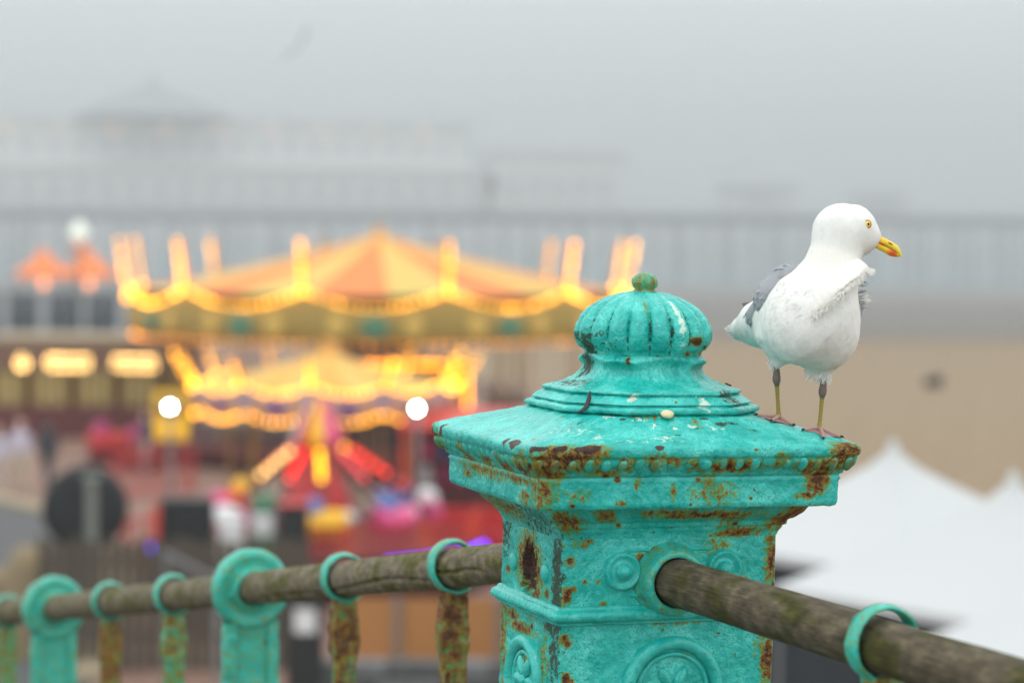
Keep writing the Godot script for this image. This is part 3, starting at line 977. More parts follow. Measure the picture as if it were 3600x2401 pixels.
# ---------------------------------------------------------------- soft bodies: smooth-joined tapered bones, meshed as surface nets
func body_mesh(bones: Array, cell: float, k: float, flatten := Vector3.ONE) -> MB:
	var n := bones.size()
	var pa := PackedVector3Array()
	var ba := PackedVector3Array()
	var ra := PackedFloat32Array()
	var rb := PackedFloat32Array()
	var inv := PackedFloat32Array()
	var lo := Vector3.ONE * 1e9
	var hi := Vector3.ONE * -1e9
	for b in bones:
		pa.append(b[0])
		ba.append(b[2] - b[0])
		ra.append(b[1])
		rb.append(b[3])
		inv.append(1.0 / maxf(1e-9, (b[2] - b[0]).length_squared()))
		for e in [[b[0], b[1]], [b[2], b[3]]]:
			lo = lo.min(e[0] - Vector3.ONE * e[1])
			hi = hi.max(e[0] + Vector3.ONE * e[1])
	lo -= Vector3.ONE * (cell * 2.0 + k * 0.3)
	hi += Vector3.ONE * (cell * 2.0 + k * 0.3)
	var dist := func(p: Vector3) -> float:
		var m := 1e9
		for i in n:
			var q := p - pa[i]
			var t := clampf(q.dot(ba[i]) * inv[i], 0.0, 1.0)
			var d := (q - ba[i] * t).length() - lerpf(ra[i], rb[i], t)
			var h := maxf(k - absf(d - m), 0.0) / k
			m = minf(d, m) - h * h * k * 0.25
		return m
	var s := Vector3i(((hi - lo) / cell).ceil()) + Vector3i.ONE
	var block := 6
	s = Vector3i((s.x / block + 1) * block + 1, (s.y / block + 1) * block + 1, (s.z / block + 1) * block + 1)
	var f := PackedFloat32Array()
	f.resize(s.x * s.y * s.z)
	f.fill(9.0)
	var reach := block * cell * 0.9 + k * 0.25
	var live := []
	for bz in range(0, s.z - 1, block):
		for by in range(0, s.y - 1, block):
			for bx_ in range(0, s.x - 1, block):
				var d: float = dist.call(lo + (Vector3(bx_, by, bz) + Vector3.ONE * block * 0.5) * cell)
				if absf(d) > reach + cell:
					if d < 0.0:
						for z in range(bz, bz + block + 1):
							for y in range(by, by + block + 1):
								for x in range(bx_, bx_ + block + 1):
									var at := (z * s.y + y) * s.x + x
									if f[at] > 8.0:
										f[at] = -1.0
					continue
				live.append(Vector3i(bx_, by, bz))
				for z in range(bz, bz + block + 1):
					for y in range(by, by + block + 1):
						for x in range(bx_, bx_ + block + 1):
							var at := (z * s.y + y) * s.x + x
							if f[at] > 8.0 or f[at] == -1.0:
								f[at] = dist.call(lo + Vector3(x, y, z) * cell)
	var m := MB.new()
	var id := {}
	var step := [0, 1, s.x, s.x + 1, s.x * s.y, s.x * s.y + 1, s.x * s.y + s.x, s.x * s.y + s.x + 1]
	var edges := [[0, 1], [0, 2], [0, 4], [1, 3], [1, 5], [2, 3], [2, 6], [3, 7], [4, 5], [4, 6], [5, 7], [6, 7]]
	for b in live:
		for z in range(b.z, b.z + block):
			for y in range(b.y, b.y + block):
				for x in range(b.x, b.x + block):
					var at: int = (z * s.y + y) * s.x + x
					var neg := 0
					for c in 8:
						if f[at + step[c]] < 0.0:
							neg += 1
					if neg == 0 or neg == 8:
						continue
					var sum := Vector3.ZERO
					var cnt := 0
					for e in edges:
						var d0 := f[at + step[e[0]]]
						var d1 := f[at + step[e[1]]]
						if (d0 < 0.0) != (d1 < 0.0):
							var t := d0 / (d0 - d1)
							var c0 := Vector3(e[0] & 1, (e[0] >> 1) & 1, e[0] >> 2)
							var c1 := Vector3(e[1] & 1, (e[1] >> 1) & 1, e[1] >> 2)
							sum += c0.lerp(c1, t)
							cnt += 1
					var p := lo + (Vector3(x, y, z) + sum / cnt) * cell
					# colour of the nearest bone
					var best := 1e9
					var shade := Color.WHITE
					for i in n:
						var q := p - pa[i]
						var t := clampf(q.dot(ba[i]) * inv[i], 0.0, 1.0)
						var d := (q - ba[i] * t).length() - lerpf(ra[i], rb[i], t)
						if d < best:
							best = d
							shade = bones[i][4]
					m.tint = shade
					id[at] = m._p(p * flatten)
	for at in id:
		var d0 := f[at]
		for axis in 3:
			var j: int = [1, s.x, s.x * s.y][axis]
			var a1: int = [s.x, s.x * s.y, 1][axis]
			var a2: int = [s.x * s.y, 1, s.x][axis]
			if (d0 < 0.0) != (f[at + j] < 0.0) and id.has(at - a1) and id.has(at - a2) and id.has(at - a1 - a2):
				var q := [id[at], id[at - a1], id[at - a1 - a2], id[at - a2]]
				if d0 < 0.0:
					m.ix.append_array([q[0], q[2], q[1], q[0], q[3], q[2]])
				else:
					m.ix.append_array([q[0], q[1], q[2], q[0], q[2], q[3]])
	m._orient(0)
	return m


func cap_height(lx: float, lz: float) -> float:  # the cap's dished top, in the pillar's axes
	var x := absf(lx)
	var z := absf(lz)
	var last := 1.0
	var last_y := 0.0
	for k in CAP_TOP.size():
		var q: Array = CAP_TOP[k]
		var f := maxf(maxf(x - q[0], z - q[1]), (x + z - (q[0] + q[1] - q[3])) / 1.414)
		if f <= 0.0:
			return LIP + (q[4] if k == 0 else lerpf(q[4], last_y, clampf(-f / (last - f), 0.0, 1.0)))
		last = f
		last_y = q[4]
	return LIP - 0.004


func feather(b: MB, at: Vector3, along: Vector3, n: Vector3, length: float, width: float, lift: float, ridge := 0.03) -> void:
	# one soft rounded plate
	var d := (along - n * along.dot(n)).normalized()
	var x := n.cross(d).normalized()
	var rise := n * lift * length
	var i := b.v.size()
	b._p(at + d * length * 0.5 + rise * 0.4 + n * width * ridge)
	var edge := [[-0.1, 0.16], [0.2, 0.42], [0.5, 0.5], [0.78, 0.42], [0.93, 0.22], [1.0, 0.0]]
	var ring := []
	for q in edge:
		ring.append(at + d * length * q[0] + x * width * q[1] + rise * maxf(0.0, q[0]) * maxf(0.0, q[0]))
	for k in range(4, -1, -1):
		var q: Array = edge[k]
		ring.append(at + d * length * q[0] - x * width * q[1] + rise * maxf(0.0, q[0]) * maxf(0.0, q[0]))
	for p in ring:
		b._p(p)
	var m := ring.size()
	for k in m:
		b.ix.append_array([i, i + 1 + (k + 1) % m, i + 1 + k])


func gull(stand: Node3D) -> void:
	var white := StandardMaterial3D.new()
	white.resource_name = "white_plumage"
	white.albedo_color = Color(0.885, 0.88, 0.865)
	white.roughness = 0.9
	white.metallic_specular = 0.25
	white.vertex_color_use_as_albedo = true
	var down := NoiseTexture2D.new()
	down.width = 512
	down.height = 512
	down.seamless = true
	var fn := FastNoiseLite.new()
	fn.seed = 8
	fn.frequency = 0.045
	fn.fractal_octaves = 4
	fn.fractal_gain = 0.6
	fn.domain_warp_enabled = true
	fn.domain_warp_amplitude = 22.0
	fn.domain_warp_frequency = 0.015
	down.noise = fn
	white.heightmap_enabled = true
	white.heightmap_texture = down
	white.heightmap_scale = 0.06
	white.uv1_triplanar = true
	white.uv1_scale = Vector3(9.0, 5.0, 9.0)
	M.white_plumage = white
	var grey := plain("grey_wing", Color(0.60, 0.61, 0.625), 0.8)
	grey.vertex_color_use_as_albedo = true
	var bill_m := plain("yellow_bill", Color.WHITE, 0.38)
	bill_m.vertex_color_use_as_albedo = true
	var leg_m := plain("scaly_leg", Color.WHITE, 0.6)
	leg_m.vertex_color_use_as_albedo = true
	var web_m := plain("pink_web", Color(0.62, 0.44, 0.43), 0.55)
	plain("claw", Color(0.10, 0.09, 0.085), 0.4)
	plain("eye_black", Color(0.015, 0.015, 0.015), 0.08)
	plain("eye_iris", Color(0.86, 0.80, 0.36), 0.12)
	plain("eye_ring", Color(0.80, 0.42, 0.07), 0.5)
	plain("face_streak", Color(0.42, 0.36, 0.34), 0.8)

	# where it stands: two points on the cap's right edge
	var lf := Vector2(CAP_X - 0.112, CAP_Z - 0.118)
	var rf := Vector2(CAP_X - 0.056, CAP_Z - 0.066)
	var la: Vector3 = stand.transform * Vector3(lf.x, cap_height(lf.x, lf.y), lf.y)
	var ra: Vector3 = stand.transform * Vector3(rf.x, cap_height(rf.x, rf.y), rf.y)
	var o := Vector3(0.519, EYE - 0.346, -4.372)
	var g := thing("herring_gull", "white gull with grey wings and yellow bill standing on the pillar's cap", "gull", o)
	var W := Color(1, 1, 1)
	var C := Color(1.0, 0.985, 0.955)
	var bones := [
		[Vector3(0.020, 0.198, 0.045), 0.083, Vector3(-0.004, 0.196, -0.035), 0.074, W],
		[Vector3(-0.004, 0.196, -0.035), 0.074, Vector3(-0.054, 0.183, -0.108), 0.042, W],
		[Vector3(-0.054, 0.183, -0.108), 0.040, Vector3(-0.088, 0.172, -0.148), 0.023, W],
		[Vector3(0.030, 0.232, 0.035), 0.072, Vector3(0.052, 0.278, 0.030), 0.050, C],
		[Vector3(0.012, 0.188, 0.055), 0.078, Vector3(0.040, 0.165, 0.040), 0.058, W],
		[Vector3(0.052, 0.278, 0.030), 0.049, Vector3(0.063, 0.318, 0.024), 0.0395, C],
		[Vector3(0.063, 0.318, 0.024), 0.0395, Vector3(0.072, 0.3545, 0.020), 0.0455, W],
		[Vector3(0.072, 0.3545, 0.020), 0.0455, Vector3(0.099, 0.3580, 0.020), 0.0375, W],
		[Vector3(0.099, 0.3570, 0.020), 0.0355, Vector3(0.122, 0.3460, 0.021), 0.0140, W],
		[Vector3(0.098, 0.3480, 0.020), 0.0300, Vector3(0.120, 0.3400, 0.021), 0.0125, W],
		# thighs
		[Vector3(-0.030, 0.150, 0.000), 0.045, Vector3(-0.0385, 0.116, 0.000), 0.011, W],
		[Vector3(0.036, 0.140, 0.020), 0.045, Vector3(0.0445, 0.096, 0.022), 0.011, W],
	]
	var bm := body_mesh(bones, 0.0044, 0.022)
	var nn := bm.normals()
	var ruffle := FastNoiseLite.new()
	ruffle.seed = 3
	ruffle.frequency = 22.0
	for k in bm.v.size():
		var p := bm.v[k]
		bm.v[k] = p + nn[k] * (ruffle.get_noise_3d(p.x * 1.6, p.y * 0.7, p.z * 1.6) * 0.0018 + ruffle.get_noise_3d(p.x * 4.0, p.y * 1.6, p.z * 4.0) * 0.0005)
	part("body", bm, white, g)
	# fine feather tips that soften the outline
	var r := RandomNumberGenerator.new()
	r.seed = 77
	var tips := MB.new()
	var count := bm.v.size()
	for k in 5200:
		var i := r.randi() % count
		var p := bm.v[i]
		var n := nn[i]
		var flow: Vector3
		if p.y > 0.325:
			flow = (p - Vector3(0.165, 0.345, 0.02)).normalized() + Vector3(-0.2, -0.55, 0)
			if p.x > 0.112:
				continue
		elif p.y > 0.255:
			flow = Vector3(-0.15, -1.0, 0.1) + (p - Vector3(0.06, p.y, 0.02)) * 6.0
		else:
			flow = Vector3(-0.50, -0.55, -0.55)
		flow += Vector3(r.randf_range(-0.3, 0.3), r.randf_range(-0.3, 0.3), r.randf_range(-0.3, 0.3))
		var size := r.randf_range(0.006, 0.012) if p.y > 0.325 else r.randf_range(0.012, 0.024)
		tips.tint = Color(1, 1, 1).lerp(Color(0.97, 0.955, 0.92), r.randf())
		feather(tips, p - n * 0.0010, flow, n, size, r.randf_range(0.0008, 0.0017), r.randf_range(0.0, 0.014), 0.0)
	# shaggy tufts: under the tail, at the thighs and on the wind-blown flank
	for spec in [[Vector3(-0.102, 0.172, -0.150), Vector3(-0.6, -0.1, -0.6), 30, 0.010, 0.010], [Vector3(-0.040, 0.122, 0.000), Vector3(-0.2, -1, 0.1), 36, 0.010, 0.013], [Vector3(0.030, 0.108, 0.025), Vector3(-0.5, -0.9, 0.1), 50, 0.016, 0.014], [Vector3(0.044, 0.104, 0.022), Vector3(0.05, -1, 0.1), 36, 0.010, 0.018], [Vector3(0.102, 0.236, 0.022), Vector3(1.0, 0.12, 0.0), 24, 0.016, 0.012]]:
		for k in spec[2] * 4:
			var off: Vector3 = Vector3(r.randf_range(-1, 1), r.randf_range(-1, 1), r.randf_range(-1, 1)) * spec[3]
			tips.tint = Color(1, 1, 1)
			feather(tips, spec[0] + off * Vector3(1, 0.6, 1), spec[1] + Vector3(r.randf_range(-0.4, 0.4), r.randf_range(-0.3, 0.3), r.randf_range(-0.4, 0.4)), Vector3(r.randf_range(-0.5, 0.5), r.randf_range(-0.2, 0.5), 1).normalized(), spec[4] * r.randf_range(0.6, 1.2), 0.0014, 0.06)
	var pl := part("plumage", tips, white, g)
	pl.set_meta("kind", "stuff")
	# the ruff: upper breast feathers folded over by the wind, one edge flying out to the right
	var rows := 14
	var cols := 40
	var pts := PackedVector3Array()
	for i in rows:
		var t := float(i) / (rows - 1)
		for j in cols:
			var s := float(j) / (cols - 1)
			# hem runs from the flying tip at the right down to the left of the breast
			var hem := Vector3(0.1195, 0.2860, 0.060).lerp(Vector3(0.010, 0.208, 0.138), s) + Vector3(0, 0.010 * sin(s * PI) - 0.012 * s * (1.0 - s), 0.048 * sin(s * PI))
			hem += Vector3(0.0, ruffle.get_noise_2d(s * 3.0, 1.0) * 0.007 + ruffle.get_noise_2d(s * 11.0, 4.0) * 0.0035, ruffle.get_noise_2d(s * 2.4, 9.0) * 0.004)
			var top := Vector3(0.092, 0.315, 0.050).lerp(Vector3(-0.012, 0.262, 0.072), s) + Vector3(0, -0.004, 0.024 * sin(s * PI))
			var p := top.lerp(hem, t)
			p += Vector3(0.010, 0.0, 0.030) * sin(t * PI) * (0.35 + 0.65 * sin(s * PI))
			pts.append(p)
	for j in cols:  # turned under at the hem, so that the layer has thickness
		pts.append(pts[(rows - 1) * cols + j] + Vector3(-0.004, 0.002, -0.008))
	for j in cols:
		pts.append(pts[(rows - 1) * cols + j] + Vector3(-0.010, 0.010, -0.045))
	var ruff := MB.new()
	ruff.tint = C
	ruff.grid(pts, rows + 2, cols)
	var rn := ruff.normals()
	if rn[5 * cols + 20].z < 0.0:
		for k in range(0, ruff.ix.size(), 3):
			var sw := ruff.ix[k + 1]
			ruff.ix[k + 1] = ruff.ix[k + 2]
			ruff.ix[k + 2] = sw
	part("neck_ruff", ruff, white, g)
	var fringe := MB.new()
	for k in 900:
		var j := r.randi() % cols
		var e := pts[(rows - 1 - r.randi() % 3) * cols + j]
		fringe.tint = C
		feather(fringe, e, Vector3(-0.25, -0.8, 0.1) + Vector3(r.randf_range(-0.4, 0.4), 0, 0) + (Vector3(1.2, 0.5, 0) if j < 5 else Vector3.ZERO), Vector3(0.1, 0.2, 1).normalized(), r.randf_range(0.006, 0.014), 0.0013, 0.03)
	var fr := part("ruff_fringe", fringe, white, g)
	fr.set_meta("kind", "stuff")

	# folded wings: a smooth shell under overlapping grey coverts, dark primaries over the rump
	for side in [-1.0, 1.0]:
		var root := Node3D.new()
		root.name = "wing"
		g.add_child(root, true)
		var wb := [[Vector3(-0.022, 0.270, 0.000), 0.026, Vector3(-0.045, 0.234, -0.006), 0.031, Color.WHITE], [Vector3(-0.045, 0.234, -0.006), 0.031, Vector3(-0.065, 0.200, -0.050), 0.019, Color.WHITE], [Vector3(-0.066, 0.200, -0.045), 0.021, Vector3(-0.082, 0.192, -0.110), 0.010, Color.WHITE]] if side < 0 else [[Vector3(0.078, 0.258, 0.000), 0.023, Vector3(0.081, 0.218, 0.000), 0.030, Color.WHITE], [Vector3(0.081, 0.218, 0.000), 0.030, Vector3(0.076, 0.170, -0.020), 0.022, Color.WHITE], [Vector3(0.076, 0.180, -0.020), 0.022, Vector3(0.030, 0.195, -0.120), 0.012, Color.WHITE]]
		var w := body_mesh(wb, 0.006, 0.02)
		var wn := w.normals()
		for k in w.col.size():
			w.col[k] = Color(0.95, 0.95, 0.97)
		var wm := part("wing_shell", w, grey, root)
		var cov := MB.new()
		for k in 420:
			var i := r.randi() % w.v.size()
			cov.tint = Color(1, 1, 1) * r.randf_range(0.80, 1.0)
			cov.tint.a = 1.0
			feather(cov, w.v[i] - wn[i] * 0.0010, Vector3(-0.15, -0.75, -0.60) + Vector3(r.randf_range(-0.2, 0.2), r.randf_range(-0.2, 0.2), 0), wn[i], r.randf_range(0.012, 0.020), r.randf_range(0.006, 0.010), r.randf_range(0.0, 0.07), 0.06)
		var cv := part("covert_feathers", cov, grey, wm)
		cv.set_meta("kind", "stuff")
		for k in 5:
			var f := MB.new()
			f.tint = Color(0.62, 0.63, 0.65) if k < 3 else Color(0.16, 0.16, 0.17)
			f.tint.a = 1.0
			feather(f, (Vector3(-0.066, 0.205, -0.085) if side < 0 else Vector3(0.020, 0.205, -0.100)) + Vector3(0.002 * k, 0.003 * k, -0.008 * k), Vector3(-0.34 if side < 0 else -0.62, -0.10, -0.92), Vector3(-0.4 * -side, 0.9, 0.2).normalized(), 0.045 + 0.006 * k, 0.014, 0.0)
			part("flight_feather", f, grey, root)
	# ruffled grey tuft on the right shoulder
	var tuft := MB.new()
	for k in 46:
		tuft.tint = Color(1, 1, 1) * r.randf_range(0.8, 1.25)
		tuft.tint.a = 1.0
		feather(tuft, Vector3(0.098, 0.243, 0.026) + Vector3(r.randf_range(-0.008, 0.008), r.randf_range(-0.024, 0.024), r.randf_range(-0.015, 0.015)), Vector3(1, r.randf_range(-0.5, 0.5), r.randf_range(-0.3, 0.3)), Vector3(0, r.randf_range(-0.3, 0.3), 1).normalized(), r.randf_range(0.008, 0.017), 0.0018, 0.05)
	var tf := part("shoulder_tuft", tuft, grey, g)
	tf.set_meta("kind", "stuff")
	# tail
	for k in 5:
		var f := MB.new()
		feather(f, Vector3(-0.066 - 0.004 * k, 0.170 + 0.002 * k, -0.130), Vector3(-0.34, -0.05, -0.9 + 0.06 * (k - 2)), Vector3(-0.2, 1, 0).normalized(), 0.060, 0.020, 0.0)
		part("tail_feather", f, white, g)

	# bill
	var bill := Node3D.new()
	bill.name = "bill"
	g.add_child(bill)
	var Y := Color(0.80, 0.52, 0.03)
	var R := Color(0.62, 0.06, 0.01)
	var upper := MB.new()
	var us := [[0.118, 0.3445, 0.0060, 0.0095], [0.128, 0.3425, 0.0078, 0.0085], [0.140, 0.3390, 0.0082, 0.0074], [0.152, 0.3340, 0.0076, 0.0064], [0.163, 0.3285, 0.0074, 0.0056], [0.171, 0.3235, 0.0072, 0.0048], [0.1765, 0.3180, 0.0062, 0.0036], [0.1795, 0.3130, 0.0040, 0.0022], [0.1808, 0.3105, 0.0012, 0.0008]]
	var up_pts := PackedVector3Array()
	var up_cols := []
	for k in us.size():
		var q: Array = us[k]
		for j in 21:
			var a := TAU * j / 20.0
			var ca := cos(a)
			var e: float = q[2] * (1.0 if ca > 0.0 else 0.55)
			up_pts.append(Vector3(q[0] + ca * q[2] * 0.30, q[1] + ca * e, 0.021 + sin(a) * q[3]))
			up_cols.append(Y.lerp(Color(0.72, 0.60, 0.06), clampf((q[0] - 0.150) * 30.0, 0.0, 1.0)))
	upper.grid(up_pts, us.size(), 21, PackedVector2Array(), true)
	for k in up_cols.size():
		upper.col[k] = up_cols[k]
	part("upper_mandible", upper, bill_m, bill)
	var lower := MB.new()
	var ls := [[0.120, 0.3385, 0.0055, 0.0080], [0.130, 0.3340, 0.0060, 0.0070], [0.142, 0.3285, 0.0060, 0.0060], [0.153, 0.3230, 0.0062, 0.0054], [0.162, 0.3180, 0.0066, 0.0048], [0.169, 0.3150, 0.0052, 0.0040], [0.1745, 0.3130, 0.0034, 0.0030], [0.1785, 0.3120, 0.0012, 0.0012]]
	var lo_pts := PackedVector3Array()
	for k in ls.size():
		var q: Array = ls[k]
		for j in 21:
			var a := TAU * j / 20.0
			lo_pts.append(Vector3(q[0] + cos(a) * q[2] * 0.30, q[1] + cos(a) * q[2] * (0.7 if cos(a) > 0 else 1.0), 0.021 + sin(a) * q[3]))
	lower.grid(lo_pts, ls.size(), 21, PackedVector2Array(), true)
	for k in lo_pts.size():
		var q := lo_pts[k]
		lower.col[k] = Y.lerp(R, clampf(1.5 - Vector2((q.x - 0.1655) / 0.0085, (q.y - 0.3165) / 0.0075).length(), 0.0, 1.0))
	part("lower_mandible", lower, bill_m, bill, "lower mandible with a red spot")
	var slit := MB.new()
	slit.ball(Vector3(0.1600, 0.3335, 0.0262), Vector3(0.0050, 0.0012, 0.0016), 12, 8, Basis(Vector3.BACK, -0.52))
	part("nostril", slit, M.eye_black, bill)
	var gape := MB.new()
	gape.tube([Vector3(0.1145, 0.3462, 0.0400), Vector3(0.124, 0.3435, 0.0345), Vector3(0.136, 0.3385, 0.0295), Vector3(0.150, 0.3310, 0.0275)], [0.0007, 0.0013, 0.0012, 0.0004], 8)
	part("gape", gape, M.eye_ring, bill)
	# eyes
	for side in [1.0, -1.0]:
		var root := Node3D.new()
		root.name = "eye"
		g.add_child(root, true)
		var c := Vector3(0.1135, 0.3680, 0.020 + side * 0.0338)
		var face := Vector3(0.30, 0.05, side).normalized()
		var tip := Basis.looking_at(-face)
		var ring := MB.new()
		ring.torus(Transform3D(tip, c + face * 0.0022), 0.0063, 0.0017, 0.0016, 30, 8)
		part("eye_ring", ring, M.eye_ring, root)
		var ball := MB.new()
		ball.ball(c, Vector3.ONE * 0.0066, 20, 14)
		part("iris", ball, M.eye_iris, root)
		var pup := MB.new()
		pup.ball(c + face * 0.0050, Vector3(0.0028, 0.0028, 0.0021), 16, 10, tip)
		part("pupil", pup, M.eye_black, root)
	# a few dark bristles between eye and bill
	var br := MB.new()
	for q in [[0.1135, 0.3575, -0.6], [0.117, 0.3565, -1.1], [0.119, 0.3585, -1.3], [0.121, 0.3520, -0.4], [0.127, 0.3510, -0.5], [0.116, 0.3530, -0.9], [0.1205, 0.3350, -0.5], [0.124, 0.3375, -0.4]]:
		feather(br, Vector3(q[0], q[1], 0.0400 - maxf(0.0, q[0] - 0.108) * 0.62), Vector3(cos(q[2]), sin(q[2]), -0.35), Vector3(0.4, 0, 1).normalized(), 0.0055, 0.0011, 0.02)
	var bt := part("face_bristles", br, M.face_streak, g)
	bt.set_meta("kind", "stuff")

	# legs, toes and webs; toes lie on the iron
	var inv := stand.transform.affine_inverse()
	for q in [[Vector3(-0.0385, 0.118, 0.002), Vector3(-0.0385, 0.0885, -0.004), la, -0.28], [Vector3(0.0445, 0.099, 0.024), Vector3(0.0430, 0.0680, 0.016), ra, 0.10]]:
		var root := Node3D.new()
		root.name = "leg"
		g.add_child(root, true)
		var foot: Vector3 = q[2] - o
		var heel := foot + Vector3(0, 0.008, 0)
		var path := []
		var rad := []
		var cols2 := []
		var hip: Vector3 = q[0]
		var knee: Vector3 = q[1]
		var brown := Color(0.16, 0.12, 0.085)
		var olive := Color(0.36, 0.27, 0.06)
		var joint := Color(0.20, 0.145, 0.13)
		for s in [[hip, 0.0048, brown], [hip.lerp(knee, 0.35), 0.0044, brown], [hip.lerp(knee, 0.7), 0.0062, joint], [knee, 0.0074, joint], [knee.lerp(heel, 0.08), 0.0070, joint], [knee.lerp(heel, 0.17), 0.0047, brown], [knee.lerp(heel, 0.24), 0.0040, olive], [knee.lerp(heel, 0.55), 0.0034, olive], [knee.lerp(heel, 0.82), 0.0036, olive], [knee.lerp(heel, 0.94), 0.0046, olive], [heel, 0.0060, Color(0.42, 0.25, 0.16)], [foot + Vector3(0, 0.003, 0), 0.0045, Color(0.45, 0.25, 0.20)]]:
			path.append(s[0])
			rad.append(s[1])
			cols2.append(s[2])
		# scutes: resample with fine rings
		var fp := []
		var frd := []
		var fc := []
		for k in path.size() - 1:
			for j in 6:
				var t := j / 6.0
				fp.append(path[k].lerp(path[k + 1], t))
				frd.append(lerpf(rad[k], rad[k + 1], smoothstep(0.0, 1.0, t)) * (1.0 + 0.045 * (j % 2)))
				fc.append(cols2[k].lerp(cols2[k + 1], t) * (1.0 - 0.18 * (j % 2)))
		var lm := MB.new()
		lm.tube(fp, frd, 16)
		for k in fp.size() * 17:
			var cc: Color = fc[mini(k / 17, fc.size() - 1)]
			cc.a = 1.0
			lm.col[k] = cc
		part("tarsus", lm, leg_m, root)
		var fr2 := Node3D.new()
		fr2.name = "foot"
		root.add_child(fr2)
		var down2 := func(p: Vector3, up: float) -> Vector3:
			var l: Vector3 = inv * (p + o)
			l.y = maxf(cap_height(l.x, l.z), LIP - 0.002) + up
			return stand.transform * l - o
		var tips2 := []
		for a in [-0.88, -0.08, 0.78]:
			var head: float = a + q[3]
			var dir := Vector3(sin(head), 0, cos(head))
			var far := 0.046 if absf(a) > 0.3 else 0.052
			var tp := []
			var tr := []
			for k in 7:
				var t := k / 6.0
				var p: Vector3 = down2.call(foot + dir * far * t, 0.0036 + 0.0045 * (1.0 - t) * (1.0 - t))
				tp.append(p)
				tr.append(lerpf(0.0044, 0.0026, t) * (1.06 if k % 2 else 1.0))
			var toe := MB.new()
			toe.tint = Color(0.40, 0.24, 0.19)
			toe.tube(tp, tr, 10)
			part("toe", toe, leg_m, fr2)
			var cl := MB.new()
			var end: Vector3 = tp[6]
			cl.tube([end - dir * 0.001 + Vector3(0, 0.0008, 0), end + dir * 0.0035 + Vector3(0, 0.0010, 0), end + dir * 0.0065 - Vector3(0, 0.0012, 0)], [0.0024, 0.0022, 0.0005], 8)
			part("claw", cl, M.claw, fr2)
			tips2.append(tp)
		for k in 2:
			var wpts := PackedVector3Array()
			for i in 7:
				for j in 9:
					var s := j / 8.0
					var a3: Vector3 = tips2[k][i]
					var b3: Vector3 = tips2[k + 1][i]
					var p := a3.lerp(b3, s)
					p = p.lerp(foot, 0.20 * sin(s * PI) * i / 6.0)
					p = down2.call(p, 0.0030 + 0.0045 * (1.0 - i / 6.0) * (1.0 - i / 6.0) - 0.0008 * sin(s * PI))
					wpts.append(p)
			var wb := MB.new()
			wb.grid(wpts, 7, 9)
			part("web", wb, web_m, fr2)


# ---------------------------------------------------------------- fairground
func bulbs(parent: Node3D, called: String, pts: Array, r: float, m: Material) -> void:
	var b := MB.new()
	for p in pts:
		b.ball(p, Vector3.ONE * r * rng.randf_range(0.65, 1.3), 6, 4)
	var o := part(called, b, m, parent)
	o.set_meta("kind", "stuff")


func horse_mesh() -> MB:
	var b := MB.new()
	b.tube([Vector3(-0.55, 1.02, 0), Vector3(-0.42, 1.05, 0), Vector3(0, 1.0, 0), Vector3(0.38, 1.05, 0), Vector3(0.52, 1.10, 0)], [0.10, 0.20, 0.20, 0.21, 0.12], 10)
	b.tube([Vector3(0.40, 1.08, 0), Vector3(0.58, 1.36, 0), Vector3(0.62, 1.55, 0)], [0.17, 0.12, 0.09], 8)
	b.tube([Vector3(0.58, 1.58, 0), Vector3(0.74, 1.48, 0), Vector3(0.90, 1.36, 0)], [0.10, 0.085, 0.05], 8)
	for z in [-0.11, 0.11]:
		b.tube([Vector3(0.36, 0.98, z), Vector3(0.62, 0.78, z), Vector3(0.52, 0.50, z)], [0.09, 0.055, 0.04], 6)
		b.tube([Vector3(-0.40, 1.0, z), Vector3(-0.52, 0.72, z), Vector3(-0.74, 0.52, z)], [0.11, 0.06, 0.04], 6)
	b.tube([Vector3(-0.54, 1.10, 0), Vector3(-0.72, 1.0, 0), Vector3(-0.80, 0.72, 0)], [0.04, 0.07, 0.02], 6)
	return b


func scallop(a: float, n: int) -> float:  # 1 at the posts, 0 half way between them
	var t := fposmod(a * n / TAU, 1.0)
	return 1.0 - pow(sin(t * PI), 1.0)


